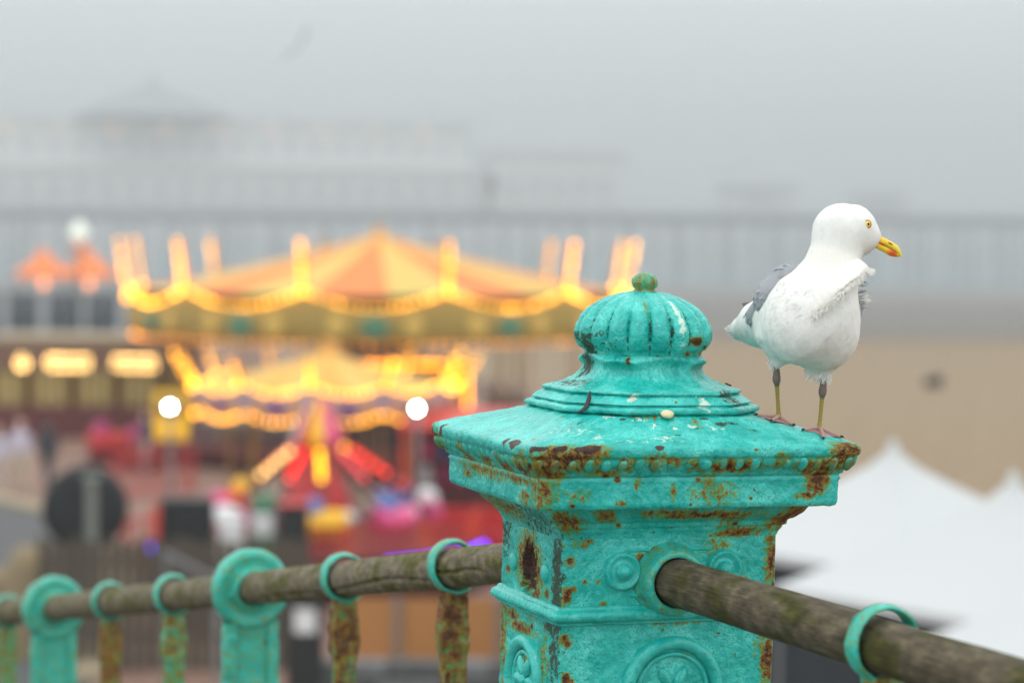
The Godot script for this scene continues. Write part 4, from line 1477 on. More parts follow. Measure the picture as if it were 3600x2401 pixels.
func carousel(c: Node3D, R: float, n: int, phase: float, d: Dictionary) -> void:
	# d: eave, top, dip, base (heights of the rounding boards), apex, spike, spike_lean, stripes, bulb
	var deck: float = d.deck
	var b := MB.new()
	b.lathe([Vector2(0, deck), Vector2(R * 0.93, deck), Vector2(R * 0.94, deck - 0.06), Vector2(R * 0.94, 0.02), Vector2(0, 0.02)], 48)
	part("platform", b, M.dark_red, c)
	b = MB.new()
	b.lathe([Vector2(R * 0.17, deck), Vector2(R * 0.17, d.base - 0.2), Vector2(R * 0.26, d.base), Vector2(R * 0.26, d.base + 0.1)], 20)
	part("centre_drum", b, M.drum, c)
	# striped canvas roof, one gore at a time
	var gores: int = d.stripes
	for k in gores:
		var pts := PackedVector3Array()
		for i in 6:
			var t := i / 5.0
			for j in 5:
				var a := TAU * (k + j / 4.0) / gores + phase
				var rr := lerpf(0.12, R * 0.985, t)
				var y := lerpf(d.apex, d.eave, pow(t, 0.92)) - 0.05 * sin(t * PI) * R / 7.0
				pts.append(Vector3(sin(a) * rr, y, cos(a) * rr))
		var m := MB.new()
		m.grid(pts, 6, 5)
		part("roof_panel", m, M.canvas_yellow if k % 2 else M[d.stripe], c)
	b = MB.new()
	b.lathe([Vector2(0.0, d.apex + 0.30), Vector2(0.10, d.apex + 0.24), Vector2(0.14, d.apex + 0.10), Vector2(0.22, d.apex - 0.06)], 14)
	part("roof_finial", b, M.gold, c)
	# rounding boards between the posts
	for k in n:
		var a0 := TAU * k / n + phase
		var pts := PackedVector3Array()
		for j in 17:
			var a := a0 + TAU / n * j / 16.0
			var s := scallop(a - phase, n)
			var y: float = lerpf(d.dip, d.top, s)
			for e in [[R * 1.01, y], [R * 1.01, lerpf(y, d.base, 0.55)], [R * 0.985, d.base + d.wave * scallop(a - phase, n)], [R * 0.95, d.base + d.wave * scallop(a - phase, n)], [R * 0.96, y - 0.03]]:
				pts.append(Vector3(sin(a) * e[0], e[1], cos(a) * e[0]))
		var m := MB.new()
		m.grid(pts, 17, 5)
		var board := part("rounding_board", m, M[d.board], c)
		# painted oval in the middle of each board and a mirror to each side
		for q in [-0.27, 0.0, 0.27]:
			var a: float = a0 + TAU / n * (0.5 + q)
			var p := Vector3(sin(a), 0, cos(a)) * R * 1.012
			p.y = lerpf(d.base, d.dip, 0.50)
			var o := MB.new()
			o.ball(p, Vector3(R * 0.055 if q == 0.0 else R * 0.035, (d.dip - d.base) * 0.34, 0.05), 14, 8, Basis(Vector3.UP, a))
			part("panel_ornament", o, M[d.ornament] if q != 0.0 else M[d.ornament2], board)
		# bulbs along the scalloped top
		var row := []
		var per: int = d.per
		for j in per:
			var a := a0 + TAU / n * (j + 0.5) / per
			row.append(Vector3(sin(a) * R * 1.025, lerpf(d.dip, d.top, scallop(a - phase, n)) + 0.02, cos(a) * R * 1.025))
		bulbs(c, "bulb_string", row, d.bulb, M.bulb_gold)
		if d.low > 0:
			row = []
			for j in d.low:
				var a: float = a0 + TAU / n * (j + 0.5) / d.low
				row.append(Vector3(sin(a) * R * 1.0, d.base + d.wave * scallop(a - phase, n), cos(a) * R * 1.0))
			bulbs(c, "lower_bulb_string", row, d.bulb * d.low_size, M[d.low_glow])
		# the uprights with their own bulbs
		var up := Vector3(sin(a0) * d.lean, 1.0, cos(a0) * d.lean).normalized()
		var foot := Vector3(sin(a0) * R * 1.02, d.top - 0.05, cos(a0) * R * 1.02)
		var crest := MB.new()
		var wide: float = d.bulb * 3.4
		crest.box(foot + up * d.spike * 0.5, Vector3(wide, d.spike, 0.05), Basis(Vector3(cos(a0), 0, -sin(a0)), up, Vector3(cos(a0), 0, -sin(a0)).cross(up)), 0.015)
		part("crest_post", crest, M.gold, c)
		row = []
		for j in d.spike_bulbs:
			row.append(foot + up * d.spike * (j + 0.6) / d.spike_bulbs + Vector3(sin(a0), 0, cos(a0)) * 0.12)
		bulbs(c, "crest_bulbs", row, d.bulb, M.bulb_gold)
	# brass poles and horses
	var hm := horse_mesh().mesh(M.horse_white)
	var hm2 := horse_mesh().mesh(M.horse_brown)
	var k2 := 0
	for ringr in d.rings:
		var cnt: int = d.horses
		for k in cnt:
			var a := TAU * (k + 0.5 * (k2 % 2)) / cnt + phase
			var p: Vector3 = Vector3(sin(a), 0, cos(a)) * R * ringr
			part("pole", tb([p + Vector3.UP * deck, p + Vector3.UP * (d.base + 0.2)], [0.035, 0.035], 8), M.brass, c)
			shared("carousel_horse", hm if (k + k2) % 3 else hm2, c, Transform3D(Basis(Vector3.UP, a) * Basis.from_scale(Vector3.ONE * d.horse), p + Vector3.UP * (deck - 0.2 + 0.25 * sin(k * 2.4))))
		k2 += 1


func pagoda(c: Node3D, half: float, eave: float, apex: float) -> void:
	# a peaked marquee: four dished roof sails, valance, legs, dark side walls
	for k in 4:
		var turn := Basis(Vector3.UP, k * PI / 2)
		var pts := PackedVector3Array()
		for i in 13:
			var t := i / 12.0
			var w := half * t + 0.05
			for j in 9:
				var s := lerpf(-1.0, 1.0, j / 8.0)
				var y := lerpf(apex, eave, 0.72 * t + 0.28 * pow(t, 0.45)) - 0.05 * (1.0 - s * s) * sin(t * PI)
				pts.append(turn * Vector3(s * w, y, w))
		var m := MB.new()
		m.grid(pts, 13, 9)
		part("roof_sail", m, M.marquee, c)
		var val := MB.new()
		val.box(turn * Vector3(0, eave - 0.055, half + 0.045), Vector3(half * 2.0 + 0.1, 0.11, 0.02), turn)
		part("valance", val, M.marquee, c)
		part("leg", tb([turn * Vector3(half, 0, half), turn * Vector3(half, eave, half)], [0.035, 0.035], 8), M.grey_metal, c)
		part("side_wall", bx(turn * Vector3(0, eave * 0.5 - 0.05, half - 0.06), Vector3(half * 2.0 - 0.16, eave - 0.12, 0.03), turn), M.slate_cloth, c)
	var f := MB.new()
	f.lathe([Vector2(0.0, apex + 0.14), Vector2(0.05, apex + 0.11), Vector2(0.075, apex + 0.02), Vector2(0.10, apex - 0.08)], 14)
	part("finial_cap", f, M.marquee, c)


func person(label: String, at: Vector3, turn: float, h: float, top: Color, legs: Color, hair: Color, stride: float, arm: float) -> void:
	var p := thing("person", label, "person", at, turn)
	var s := h / 1.75
	var skin := Color(0.55, 0.36, 0.27)
	var bones := [
		[Vector3(0, 1.00, 0), 0.14, Vector3(0, 1.22, 0.01), 0.145, top],
		[Vector3(-0.10, 1.36, 0), 0.10, Vector3(0.10, 1.36, 0), 0.10, top],
		[Vector3(0, 1.22, 0.01), 0.145, Vector3(0, 1.38, 0), 0.12, top],
		[Vector3(0, 1.44, 0), 0.055, Vector3(0, 1.52, 0.01), 0.055, skin],
		[Vector3(0, 1.60, 0.02), 0.092, Vector3(0, 1.66, 0.01), 0.095, skin],
		[Vector3(0, 1.67, -0.02), 0.102, Vector3(0, 1.62, -0.05), 0.085, hair],
		[Vector3(0, 1.605, 0.105), 0.020, Vector3(0, 1.63, 0.10), 0.016, skin],
	]
	for q in [-1.0, 1.0]:
		var st: float = stride * q
		bones.append([Vector3(0.09 * q, 0.96, 0), 0.105, Vector3(0.10 * q, 0.52, st * 0.5 + 0.03), 0.065, legs])
		bones.append([Vector3(0.10 * q, 0.52, st * 0.5 + 0.03), 0.064, Vector3(0.10 * q, 0.10, st), 0.042, legs])
		bones.append([Vector3(0.10 * q, 0.05, st - 0.03), 0.045, Vector3(0.115 * q, 0.035, st + 0.17), 0.035, Color(0.06, 0.06, 0.06)])
		bones.append([Vector3(0.19 * q, 1.36, 0), 0.062, Vector3(0.24 * q, 1.09, -0.03 - st * 0.3), 0.046, top])
		bones.append([Vector3(0.24 * q, 1.09, -0.03 - st * 0.3), 0.044, Vector3(0.24 * q, 0.88 + arm * (0.3 if q > 0 else 0.0), 0.06 + arm * 0.22 - st * 0.3), 0.033, top])
		var hand := Vector3(0.24 * q, 0.86 + arm * (0.3 if q > 0 else 0.0), 0.08 + arm * 0.24 - st * 0.3)
		bones.append([hand, 0.035, hand + Vector3(0, -0.06, 0.02), 0.030, skin])
		for k in 4:
			bones.append([hand + Vector3(0, -0.06, -0.020 + 0.016 * k), 0.011, hand + Vector3(0, -0.13 + 0.01 * absf(k - 1.5), -0.012 + 0.018 * k), 0.008, skin])
		bones.append([hand + Vector3(-0.01 * q, -0.01, 0.03), 0.012, hand + Vector3(-0.02 * q, -0.07, 0.055), 0.009, skin])
	var m := body_mesh(bones, 0.026, 0.05)
	for k in m.v.size():
		m.v[k] *= s
	part("body", m, M.cloth, p)


func crowd_barrier(label: String, at: Vector3, turn: float, long: float, m: Material) -> void:
	var t := thing("barrier", label, "barrier", at, turn, "red ride barriers")
	for y in [0.12, 1.05]:
		part("rail", tb([Vector3(-long / 2, y, 0), Vector3(long / 2, y, 0)], [0.035, 0.035], 8), m, t)
	for x in [-long / 2, long / 2]:
		part("post", tb([Vector3(x, 0, 0), Vector3(x, 1.1, 0)], [0.04, 0.04], 8), m, t)
	var n := int(long / 0.16)
	for k in n:
		var x := -long / 2 + long * (k + 0.5) / n
		part("bar", bx(Vector3(x, 0.585, 0), Vector3(0.035, 0.90, 0.02)), m, t)


func ride_car(parent: Node3D, at: Vector3, turn: float, body: Material, trim: Material) -> void:
	var root := Node3D.new()
	root.name = "ride_car"
	parent.add_child(root, true)
	root.position = at
	root.rotation.y = turn
	root.scale = Vector3.ONE * 0.76
	var b := MB.new()
	var rows := [[-0.62, 0.10, 0.20, 0.18], [-0.55, 0.30, 0.32, 0.06], [-0.25, 0.36, 0.36, 0.0], [0.15, 0.36, 0.34, 0.0], [0.45, 0.30, 0.28, 0.05], [0.66, 0.10, 0.14, 0.16]]
	var pts := PackedVector3Array()
	for q in rows:
		for j in 17:
			var a := TAU * j / 16.0
			pts.append(Vector3(q[0], q[3] + 0.28 + sin(a) * q[2], cos(a) * q[1]))
	b.grid(pts, rows.size(), 17, PackedVector2Array(), true)
	part("car_body", b, body, root)
	b = MB.new()
	b.ball(Vector3(-0.22, 0.62, 0), Vector3(0.24, 0.30, 0.27), 12, 8)
	part("seat_back", b, trim, root)
	b = MB.new()
	b.ball(Vector3(0.55, 0.42, 0), Vector3(0.20, 0.18, 0.2), 10, 8)
	part("nose", b, M.white_paint, root)


func fairground() -> void:
	plain("dark_red", Color(0.35, 0.10, 0.09), 0.6)
	plain("drum", Color(0.45, 0.33, 0.25), 0.6)
	plain("gold", Color(0.80, 0.55, 0.16), 0.4)
	plain("brass", Color(0.72, 0.55, 0.25), 0.35, 0.6)
	var cy := plain("canvas_yellow", Color(0.84, 0.72, 0.38), 0.8)
	cy.backlight_enabled = true
	cy.backlight = Color(0.5, 0.42, 0.2)
	plain("canvas_orange", Color(0.86, 0.50, 0.24), 0.8)
	plain("canvas_amber", Color(0.90, 0.62, 0.26), 0.8)
	plain("canvas_flame", Color(0.93, 0.52, 0.28), 0.8)
	plain("khaki_board", Color(0.66, 0.56, 0.27), 0.55)
	plain("cream_gold", Color(0.80, 0.66, 0.30), 0.5)
	plain("lilac_board", Color(0.62, 0.56, 0.60), 0.55)
	plain("purple_paint", Color(0.40, 0.16, 0.42), 0.5)
	plain("horse_white", Color(0.75, 0.70, 0.64), 0.5)
	plain("horse_brown", Color(0.30, 0.18, 0.12), 0.5)
	plain("white_paint", Color(0.82, 0.82, 0.82), 0.5)
	plain("red_paint", Color(0.72, 0.10, 0.09), 0.45)
	plain("orange_paint", Color(0.85, 0.28, 0.10), 0.45)
	plain("pink_paint", Color(0.85, 0.28, 0.50), 0.4)
	plain("magenta_paint", Color(0.65, 0.10, 0.40), 0.4)
	plain("yellow_paint", Color(0.92, 0.70, 0.03), 0.45)
	plain("blue_paint", Color(0.30, 0.42, 0.66), 0.45)
	plain("green_paint", Color(0.30, 0.48, 0.36), 0.6)
	plain("grey_metal", Color(0.45, 0.46, 0.47), 0.5)
	plain("black_panel", Color(0.055, 0.065, 0.065), 0.6)
	plain("slate_cloth", Color(0.15, 0.17, 0.185), 0.9)
	plain("dark_brown", Color(0.20, 0.12, 0.09), 0.7)
	plain("cream_cloth", Color(0.74, 0.68, 0.48), 0.85)
	plain("mustard_cloth", Color(0.60, 0.48, 0.16), 0.85)
	plain("tan_roof", Color(0.62, 0.55, 0.45), 0.8)
	var cl := plain("cloth", Color.WHITE, 0.9)
	cl.vertex_color_use_as_albedo = true
	var mq := plain("marquee", Color(0.755, 0.76, 0.76), 0.75)
	mq.backlight_enabled = true
	mq.backlight = Color(0.35, 0.35, 0.35)
	glow("bulb_gold", Color(1.0, 0.67, 0.15), 6.3)
	glow("bulb_amber", Color(1.0, 0.58, 0.05), 5.0)
	glow("bulb_warm", Color(1.0, 0.80, 0.50), 8.0)
	glow("bulb_white", Color(1.0, 0.98, 0.95), 70.0)
	glow("bulb_peach", Color(1.0, 0.58, 0.34), 2.2)
	glow("bulb_violet", Color(0.34, 0.24, 1.0), 4.5)
	glow("tube_red", Color(1.0, 0.16, 0.12), 2.4)
	glow("tube_yellow", Color(1.0, 0.75, 0.03), 3.0)
	glow("tube_warm", Color(1.0, 0.78, 0.45), 3.0)
	glow("tube_pink", Color(1.0, 0.30, 0.34), 1.2)
	glow("lantern_white", Color(0.95, 0.97, 0.92), 0.25)

	# the big gallopers
	var big := thing("carousel", "large carousel with orange and yellow striped roof behind the smaller one", "carousel", Vector3(-3.87, 0, -70.0))
	carousel(big, 7.05, 12, deg_to_rad(-12.6), {"deck": 0.6, "eave": 4.75, "top": 4.86, "dip": 4.42, "base": 3.48, "wave": 0.0, "apex": 6.35, "spike": 1.40, "lean": 0.16, "stripes": 20, "stripe": "canvas_orange", "board": "khaki_board", "ornament": "cream_gold", "ornament2": "green_paint", "per": 18, "low": 12, "low_size": 0.62, "low_glow": "bulb_amber", "bulb": 0.046, "spike_bulbs": 8, "rings": [0.84, 0.58], "horses": 12, "horse": 1.0})
	# the small one
	var small := thing("carousel", "small carousel with amber roof and two wavy strings of bulbs", "carousel", Vector3(-3.85, 0, -50.0))
	carousel(small, 2.72, 12, deg_to_rad(-1.5), {"deck": 0.4, "eave": 3.24, "top": 3.38, "dip": 3.20, "base": 2.66, "wave": 0.16, "apex": 3.92, "spike": 0.66, "lean": 0.50, "stripes": 20, "stripe": "canvas_amber", "board": "lilac_board", "ornament": "gold", "ornament2": "purple_paint", "per": 10, "low": 9, "low_size": 1.0, "low_glow": "bulb_gold", "bulb": 0.033, "spike_bulbs": 5, "rings": [0.72], "horses": 9, "horse": 0.62})

	# spinning kiddie ride with lit arms
	var ride := thing("kiddie_ride", "spinning ride with striped red and yellow cone and arms of coloured light", "fairground ride", Vector3(-3.52, 0, -44.0))
	var b := MB.new()
	b.lathe([Vector2(0, 0.86), Vector2(3.0, 0.86), Vector2(3.08, 0.80), Vector2(3.08, 0.02), Vector2(0, 0.02)], 48)
	part("deck", b, M.dark_red, ride)
	for k in 10:  # the pointed cone, in painted gores
		var m := MB.new()
		var pts := PackedVector3Array()
		for q in [[0.02, 3.45], [0.16, 3.30], [0.32, 3.05], [0.44, 2.80], [0.50, 2.62], [0.40, 2.52], [0.26, 2.48]]:
			for j in 4:
				var a := TAU * (k + j / 3.0 - 0.5) / 10.0
				pts.append(Vector3(sin(a) * q[0], q[1], cos(a) * q[0]))
		m.grid(pts, 7, 4)
		part("cone_panel", m, [M.yellow_paint, M.pink_paint, M.red_paint, M.white_paint, M.red_paint][k % 5], ride)
	b = MB.new()
	b.lathe([Vector2(0.22, 2.50), Vector2(0.30, 2.3), Vector2(0.46, 1.85), Vector2(0.60, 1.55), Vector2(0.62, 0.86)], 24)
	part("tower", b, M.red_paint, ride)
	var arms := [[-0.35, "tube_red", "magenta_paint", "white_paint"], [0.12, "tube_yellow", "yellow_paint", "blue_paint"], [0.80, "tube_pink", "pink_paint", "blue_paint"], [1.55, "tube_red", "pink_paint", "white_paint"], [2.4, "tube_yellow", "blue_paint", "red_paint"], [3.2, "tube_warm", "red_paint", "white_paint"], [4.1, "tube_pink", "orange_paint", "yellow_paint"], [5.35, "tube_warm", "white_paint", "pink_paint"]]
	for q in arms:
		var dir := Vector3(sin(q[0]), 0, cos(q[0]))
		var p0: Vector3 = dir * 0.42 + Vector3.UP * 2.45
		var p1: Vector3 = dir * 1.75 + Vector3.UP * 1.55
		var arm := part("arm", tb([p0, p0.lerp(p1, 0.5) + Vector3.UP * 0.05, p1], [0.055, 0.05, 0.045], 8), M.dark_red, ride)
		var lit := MB.new()
		for k in 5:
			lit.ball(p0.lerp(p1, 0.12 + 0.11 * k) + Vector3.UP * 0.10 + dir * 0.05, Vector3.ONE * 0.055, 8, 6)
		part("arm_lights", lit, M[q[1]], arm)
		ride_car(ride, dir * 2.0 + Vector3.UP * 1.10, q[0], M[q[2]], M[q[3]])
	for span in [[deg_to_rad(-76), deg_to_rad(-68), 4], [deg_to_rad(-6), deg_to_rad(-6), 1], [deg_to_rad(28), deg_to_rad(80), 15]]:
		var row := []
		for k in span[2]:
			var a := lerpf(span[0], span[1], float(k) / maxf(1, span[2] - 1))
			row.append(Vector3(sin(a) * 3.10, 0.78, cos(a) * 3.10))
		bulbs(ride, "deck_lights", row, 0.05, M.bulb_violet)
	# a low red fence round the ride's deck, panel by panel
	for k in 22:
		var a := deg_to_rad(-100.0 + 200.0 * k / 21.0)
		var pm := MB.new()
		var at := Vector3(sin(a) * 3.0, 1.16, cos(a) * 3.0)
		pm.box(at + Vector3.UP * 0.20, Vector3(0.44, 0.05, 0.04), Basis(Vector3.UP, a))
		pm.box(at - Vector3.UP * 0.12, Vector3(0.44, 0.04, 0.04), Basis(Vector3.UP, a))
		for j in 4:
			pm.box(at + Basis(Vector3.UP, a) * Vector3(-0.18 + 0.12 * j, -0.02, 0), Vector3(0.03, 0.5, 0.03), Basis(Vector3.UP, a))
		part("fence_panel", pm, M.red_paint if k % 3 else M.orange_paint, ride)
	var far_red := thing("ride_floor", "red painted ride floor behind the spinning ride", "floor", Vector3(-0.6, 0, -52.0))
	part("deck_plate", bx(Vector3(0, 0.36, 0), Vector3(4.4, 0.72, 5.0), Basis(), 0.03), M.red_paint, far_red)
	part("back_board", bx(Vector3(0.2, 1.45, -2.4), Vector3(4.2, 1.4, 0.08)), M.dark_red, far_red)
	ride_car(far_red, Vector3(0.9, 0.72, 0.6), 0.6, M.orange_paint, M.white_paint)
	ride_car(far_red, Vector3(-1.2, 0.72, 1.2), 2.0, M.red_paint, M.yellow_paint)
	# red prize stall right of the spinning ride
	var ps := thing("prize_stall", "red open stall hung with pale prizes, between the spinning ride and the pillar", "stall", Vector3(-0.7, 0, -48.0), -0.15)
	part("back_wall", bx(Vector3(0, 1.35, -0.8), Vector3(2.6, 2.7, 0.08)), M.dark_red, ps)
	part("awning", bx(Vector3(0, 2.72, 0.1), Vector3(2.8, 0.10, 2.0), Basis(Vector3.RIGHT, 0.12), 0.02), M.red_paint, ps)
	part("counter", bx(Vector3(0, 0.52, 0.75), Vector3(2.6, 1.0, 0.4), Basis(), 0.02), M.red_paint, ps)
	for x in [-1.28, 1.28]:
		part("post", bx(Vector3(x, 1.35, 0.8), Vector3(0.09, 2.6, 0.09)), M.orange_paint, ps)
	for k in 14:
		var pm := MB.new()
		pm.ball(Vector3(-1.1 + 0.36 * (k % 7), 1.45 + 0.55 * (k / 7), -0.55), Vector3(0.12, 0.16, 0.11), 8, 6)
		pm.ball(Vector3(-1.1 + 0.36 * (k % 7), 1.66 + 0.55 * (k / 7), -0.53), Vector3(0.085, 0.085, 0.085), 8, 6)
		part("prize", pm, [M.white_paint, M.pink_paint, M.cream_cloth, M.magenta_paint, M.blue_paint][k * 3 % 5], ps)
	for q in [["red barrier in front of the yellow panel", Vector3(-6.0, 0, -45.0), 0.25, 2.4], ["red barrier leading back past the walker in the dark top", Vector3(-8.6, 0, -58.0), 0.9, 2.6], ["red barrier at the right of the spinning ride", Vector3(-0.3, 0, -43.2), -0.5, 2.6]]:
		crowd_barrier(q[0], q[1], q[2], q[3], M.red_paint)

	# floodlights on masts
	for q in [["floodlight mast with a yellow panel behind its lamp", Vector3(-6.51, 0, -46.0), true], ["plain floodlight mast right of the small carousel", Vector3(-1.80, 0, -46.0), false]]:
		var f := thing("floodlight", q[0], "floodlight", q[1], 0.0, "white floodlights")
		part("mast", tb([Vector3.ZERO, Vector3(0, 3.25, 0)], [0.05, 0.04], 8), M.grey_metal, f)
		part("housing", bx(Vector3(0, 3.07, 0.02), Vector3(0.34, 0.30, 0.12), Basis(), 0.02), M.black_panel, f)
		var l := MB.new()
		l.ball(Vector3(0, 3.07, 0.09), Vector3(0.045, 0.045, 0.02), 12, 8)
		part("lamp_lens", l, M.bulb_white, f)
		var om := OmniLight3D.new()
		om.light_color = Color(1, 0.98, 0.95)
		om.light_energy = 0.25
		om.light_size = 0.05
		om.omni_range = 40.0
		om.omni_attenuation = 2.0
		om.shadow_enabled = true
		om.position = q[1] + Vector3(0, 3.07, 0.22)
		om.name = "flood_lamp"
		add_child(om, true)
		if q[2]:
			part("panel", bx(Vector3(0.0, 2.88, -0.10), Vector3(0.66, 0.95, 0.05), Basis(), 0.02), M.yellow_paint, f)

	# stall with framed bulb signs
	var st := thing("game_stall", "game stall with oblong frames of warm bulbs over striped curtains", "stall", Vector3(-13.0, 0, -75.0))
	part("roof", bx(Vector3(0, 3.05, -1.0), Vector3(6.4, 0.22, 3.2), Basis(), 0.03), M.tan_roof, st)
	part("fascia", bx(Vector3(0, 2.52, 0.50), Vector3(6.2, 0.80, 0.06)), M.drum, st)
	for q in [[-2.10, 0.26], [-0.70, 1.26], [1.36, 1.26]]:
		var row := []
		var w: float = q[1]
		var n := int(w / 0.10)
		for k in n:
			for y in [2.22, 2.52]:
				row.append(Vector3(q[0] - w / 2 + w * (k + 0.5) / n, y - 0.03, 0.58))
		for y in [2.30, 2.39]:
			for x in [-w / 2, w / 2]:
				row.append(Vector3(q[0] + x, y - 0.03, 0.58))
		var frame := part("sign_board", bx(Vector3(q[0], 2.34, 0.545), Vector3(w + 0.12, 0.46, 0.03)), M.cream_cloth, st)
		bulbs(frame, "sign_bulbs", row, 0.032, M.bulb_warm)
	for k in 26:
		var x := -3.0 + 6.0 * (k + 0.5) / 26.0
		part("curtain", bx(Vector3(x, 1.55, 0.40 + 0.05 * (k % 2)), Vector3(0.20, 1.1, 0.05), Basis(), 0.02), [M.cream_cloth, M.mustard_cloth, M.dark_brown][[0, 1, 0, 1, 2, 1][k % 6]], st)
	part("counter", bx(Vector3(0, 0.50, 0.55), Vector3(6.2, 0.98, 0.5), Basis(), 0.03), M.dark_red, st)
	for x in [-3.1, 3.1]:
		part("side_wall", bx(Vector3(x, 1.5, -1.0), Vector3(0.10, 3.0, 3.0)), M.drum, st)
	part("back_wall", bx(Vector3(0, 1.5, -2.5), Vector3(6.2, 3.0, 0.10)), M.dark_brown, st)

	# booth with an amber frame, behind the small carousel
	var bo := thing("bulb_booth", "dark booth edged with amber bulbs behind the small carousel", "booth", Vector3(-2.85, 0, -60.0))
	part("wall", bx(Vector3(0, 1.6, -0.6), Vector3(3.5, 3.2, 0.1)), M.dark_brown, bo)
	part("roof", bx(Vector3(0, 3.26, 0), Vector3(3.7, 0.12, 1.5), Basis(), 0.02), M.dark_brown, bo)
	part("fascia", bx(Vector3(0, 3.12, 0.70), Vector3(3.6, 0.26, 0.06)), M.dark_brown, bo)
	for x in [-1.75, 1.75]:
		part("post", bx(Vector3(x, 1.5, 0.65), Vector3(0.12, 3.0, 0.12), Basis(), 0.01), M.dark_brown, bo)
	part("counter", bx(Vector3(0, 0.5, 0.5), Vector3(3.4, 1.0, 0.4), Basis(), 0.02), M.dark_red, bo)
	var r1 := []
	for k in 34:
		r1.append(Vector3(-1.75 + 3.5 * k / 33.0, 3.19, 0.78))
	bulbs(bo, "fascia_bulbs", r1, 0.05, M.bulb_amber)
	r1 = []
	for k in 12:
		r1.append(Vector3(1.77, 3.10 - 1.15 * k / 11.0, 0.78))
	bulbs(bo, "post_bulbs", r1, 0.05, M.bulb_amber)

	# white marquees on the beach at the right
	var tents := [[Vector3(4.85, 0, -30.6), "rearmost white peaked marquee"], [Vector3(5.55, 0, -26.6), "middle white peaked marquee, its roof cut by the picture's edge"], [Vector3(6.30, 0, -22.6), "nearest white peaked marquee, low at the right corner"]]
	var t0: Node3D = null
	for k in tents.size():
		if k == 0:
			t0 = thing("marquee", tents[0][1], "marquee", tents[0][0], deg_to_rad(-52.0), "white peaked marquees")
			pagoda(t0, 1.80, 2.48, 3.69)
		else:
			copy_of(t0, tents[k][0], deg_to_rad(-52.0), tents[k][1])

	# orange gazebos on their terrace, far left
	var te := thing("sun_terrace", "dark slatted terrace wall below the orange gazebos", "terrace", Vector3(-29.5, 0, -151.0))
	part("deck", bx(Vector3(0, 0.75, -2.5), Vector3(20.0, 1.5, 8.0)), M.grey_metal, te)
	var slate := plain("slate_board", Color(0.22, 0.25, 0.28), 0.7)
	plain("pale_post", Color(0.62, 0.63, 0.64), 0.7)
	for k in 33:
		part("slat", bx(Vector3(-9.9 + 0.61 * k, 1.35, 1.62), Vector3(0.52, 2.5, 0.08)), M.pale_post if k % 4 == 1 else slate, te)
	part("coping", bx(Vector3(0, 2.66, 1.62), Vector3(20.0, 0.12, 0.3)), M.pale_post, te)
	var gz := thing("gazebo", "orange peaked gazebo nearest the left edge", "gazebo", Vector3(-29.4, 1.5, -151.5), 0.2, "orange gazebos")
	for k in 4:
		var tn := Basis(Vector3.UP, k * PI / 2)
		var pts := PackedVector3Array()
		for i in 6:
			var t := i / 5.0
			for j in 5:
				pts.append(tn * Vector3(lerpf(-1, 1, j / 4.0) * (1.75 * t + 0.04), lerpf(3.85, 2.15, pow(t, 0.85)), 1.75 * t + 0.04))
		var m := MB.new()
		m.grid(pts, 6, 5)
		part("roof_sail", m, M.canvas_flame, gz)
		part("leg", tb([tn * Vector3(1.7, 0, 1.7), tn * Vector3(1.7, 2.15, 1.7)], [0.04, 0.04], 6), M.grey_metal, gz)
		part("valance", bx(tn * Vector3(0, 2.05, 1.78), Vector3(3.5, 0.22, 0.03), tn), M.canvas_flame, gz)
	var bl := MB.new()
	bl.ball(Vector3(0, 1.62, 1.9), Vector3.ONE * 0.24, 10, 8)
	part("lantern_lamp", bl, M.bulb_peach, gz)
	copy_of(gz, Vector3(-26.6, 1.5, -151.5), 0.2, "orange peaked gazebo beside the carousel's left end")
	var lp := thing("street_lamp", "tall lamp with a white lantern above the gazebos", "street lamp", Vector3(-25.1, 0, -140.0))
	part("column", tb([Vector3.ZERO, Vector3(0, 3, 0), Vector3(0, 5.7, 0)], [0.12, 0.09, 0.06], 8), M.black_panel, lp)
	var ln := MB.new()
	ln.lathe([Vector2(0.0, 6.95), Vector2(0.30, 6.8), Vector2(0.52, 6.3), Vector2(0.35, 5.85), Vector2(0.0, 5.75)], 14)
	part("lantern_lamp", ln, M.lantern_white, lp)
	ln = MB.new()
	ln.lathe([Vector2(0.0, 5.72), Vector2(0.45, 5.6), Vector2(0.35, 5.2), Vector2(0.0, 5.1)], 12)
	part("flower_basket", ln, M.canvas_flame, lp)

	# people
	person("person in a pale lilac top and cream trousers, far left", Vector3(-12.03, 0, -59.0), 0.3, 1.78, Color(0.52, 0.48, 0.58), Color(0.48, 0.42, 0.30), Color(0.10, 0.07, 0.05), 0.14, 0.2)
	person("person all in black walking beside the one in lilac", Vector3(-11.55, 0, -60.0), 2.9, 1.72, Color(0.030, 0.035, 0.045), Color(0.030, 0.035, 0.05), Color(0.05, 0.04, 0.03), 0.18, 0.0)
	person("person in a dark navy top and grey trousers near the red barrier", Vector3(-9.55, 0, -63.0), -0.8, 1.70, Color(0.035, 0.045, 0.07), Color(0.26, 0.28, 0.28), Color(0.06, 0.05, 0.04), 0.12, 0.4)
	person("person in pale clothes cut off by the picture's left edge", Vector3(-12.32, 0, -57.6), 0.6, 1.76, Color(0.50, 0.48, 0.56), Color(0.42, 0.38, 0.32), Color(0.03, 0.03, 0.03), 0.1, 0.0)

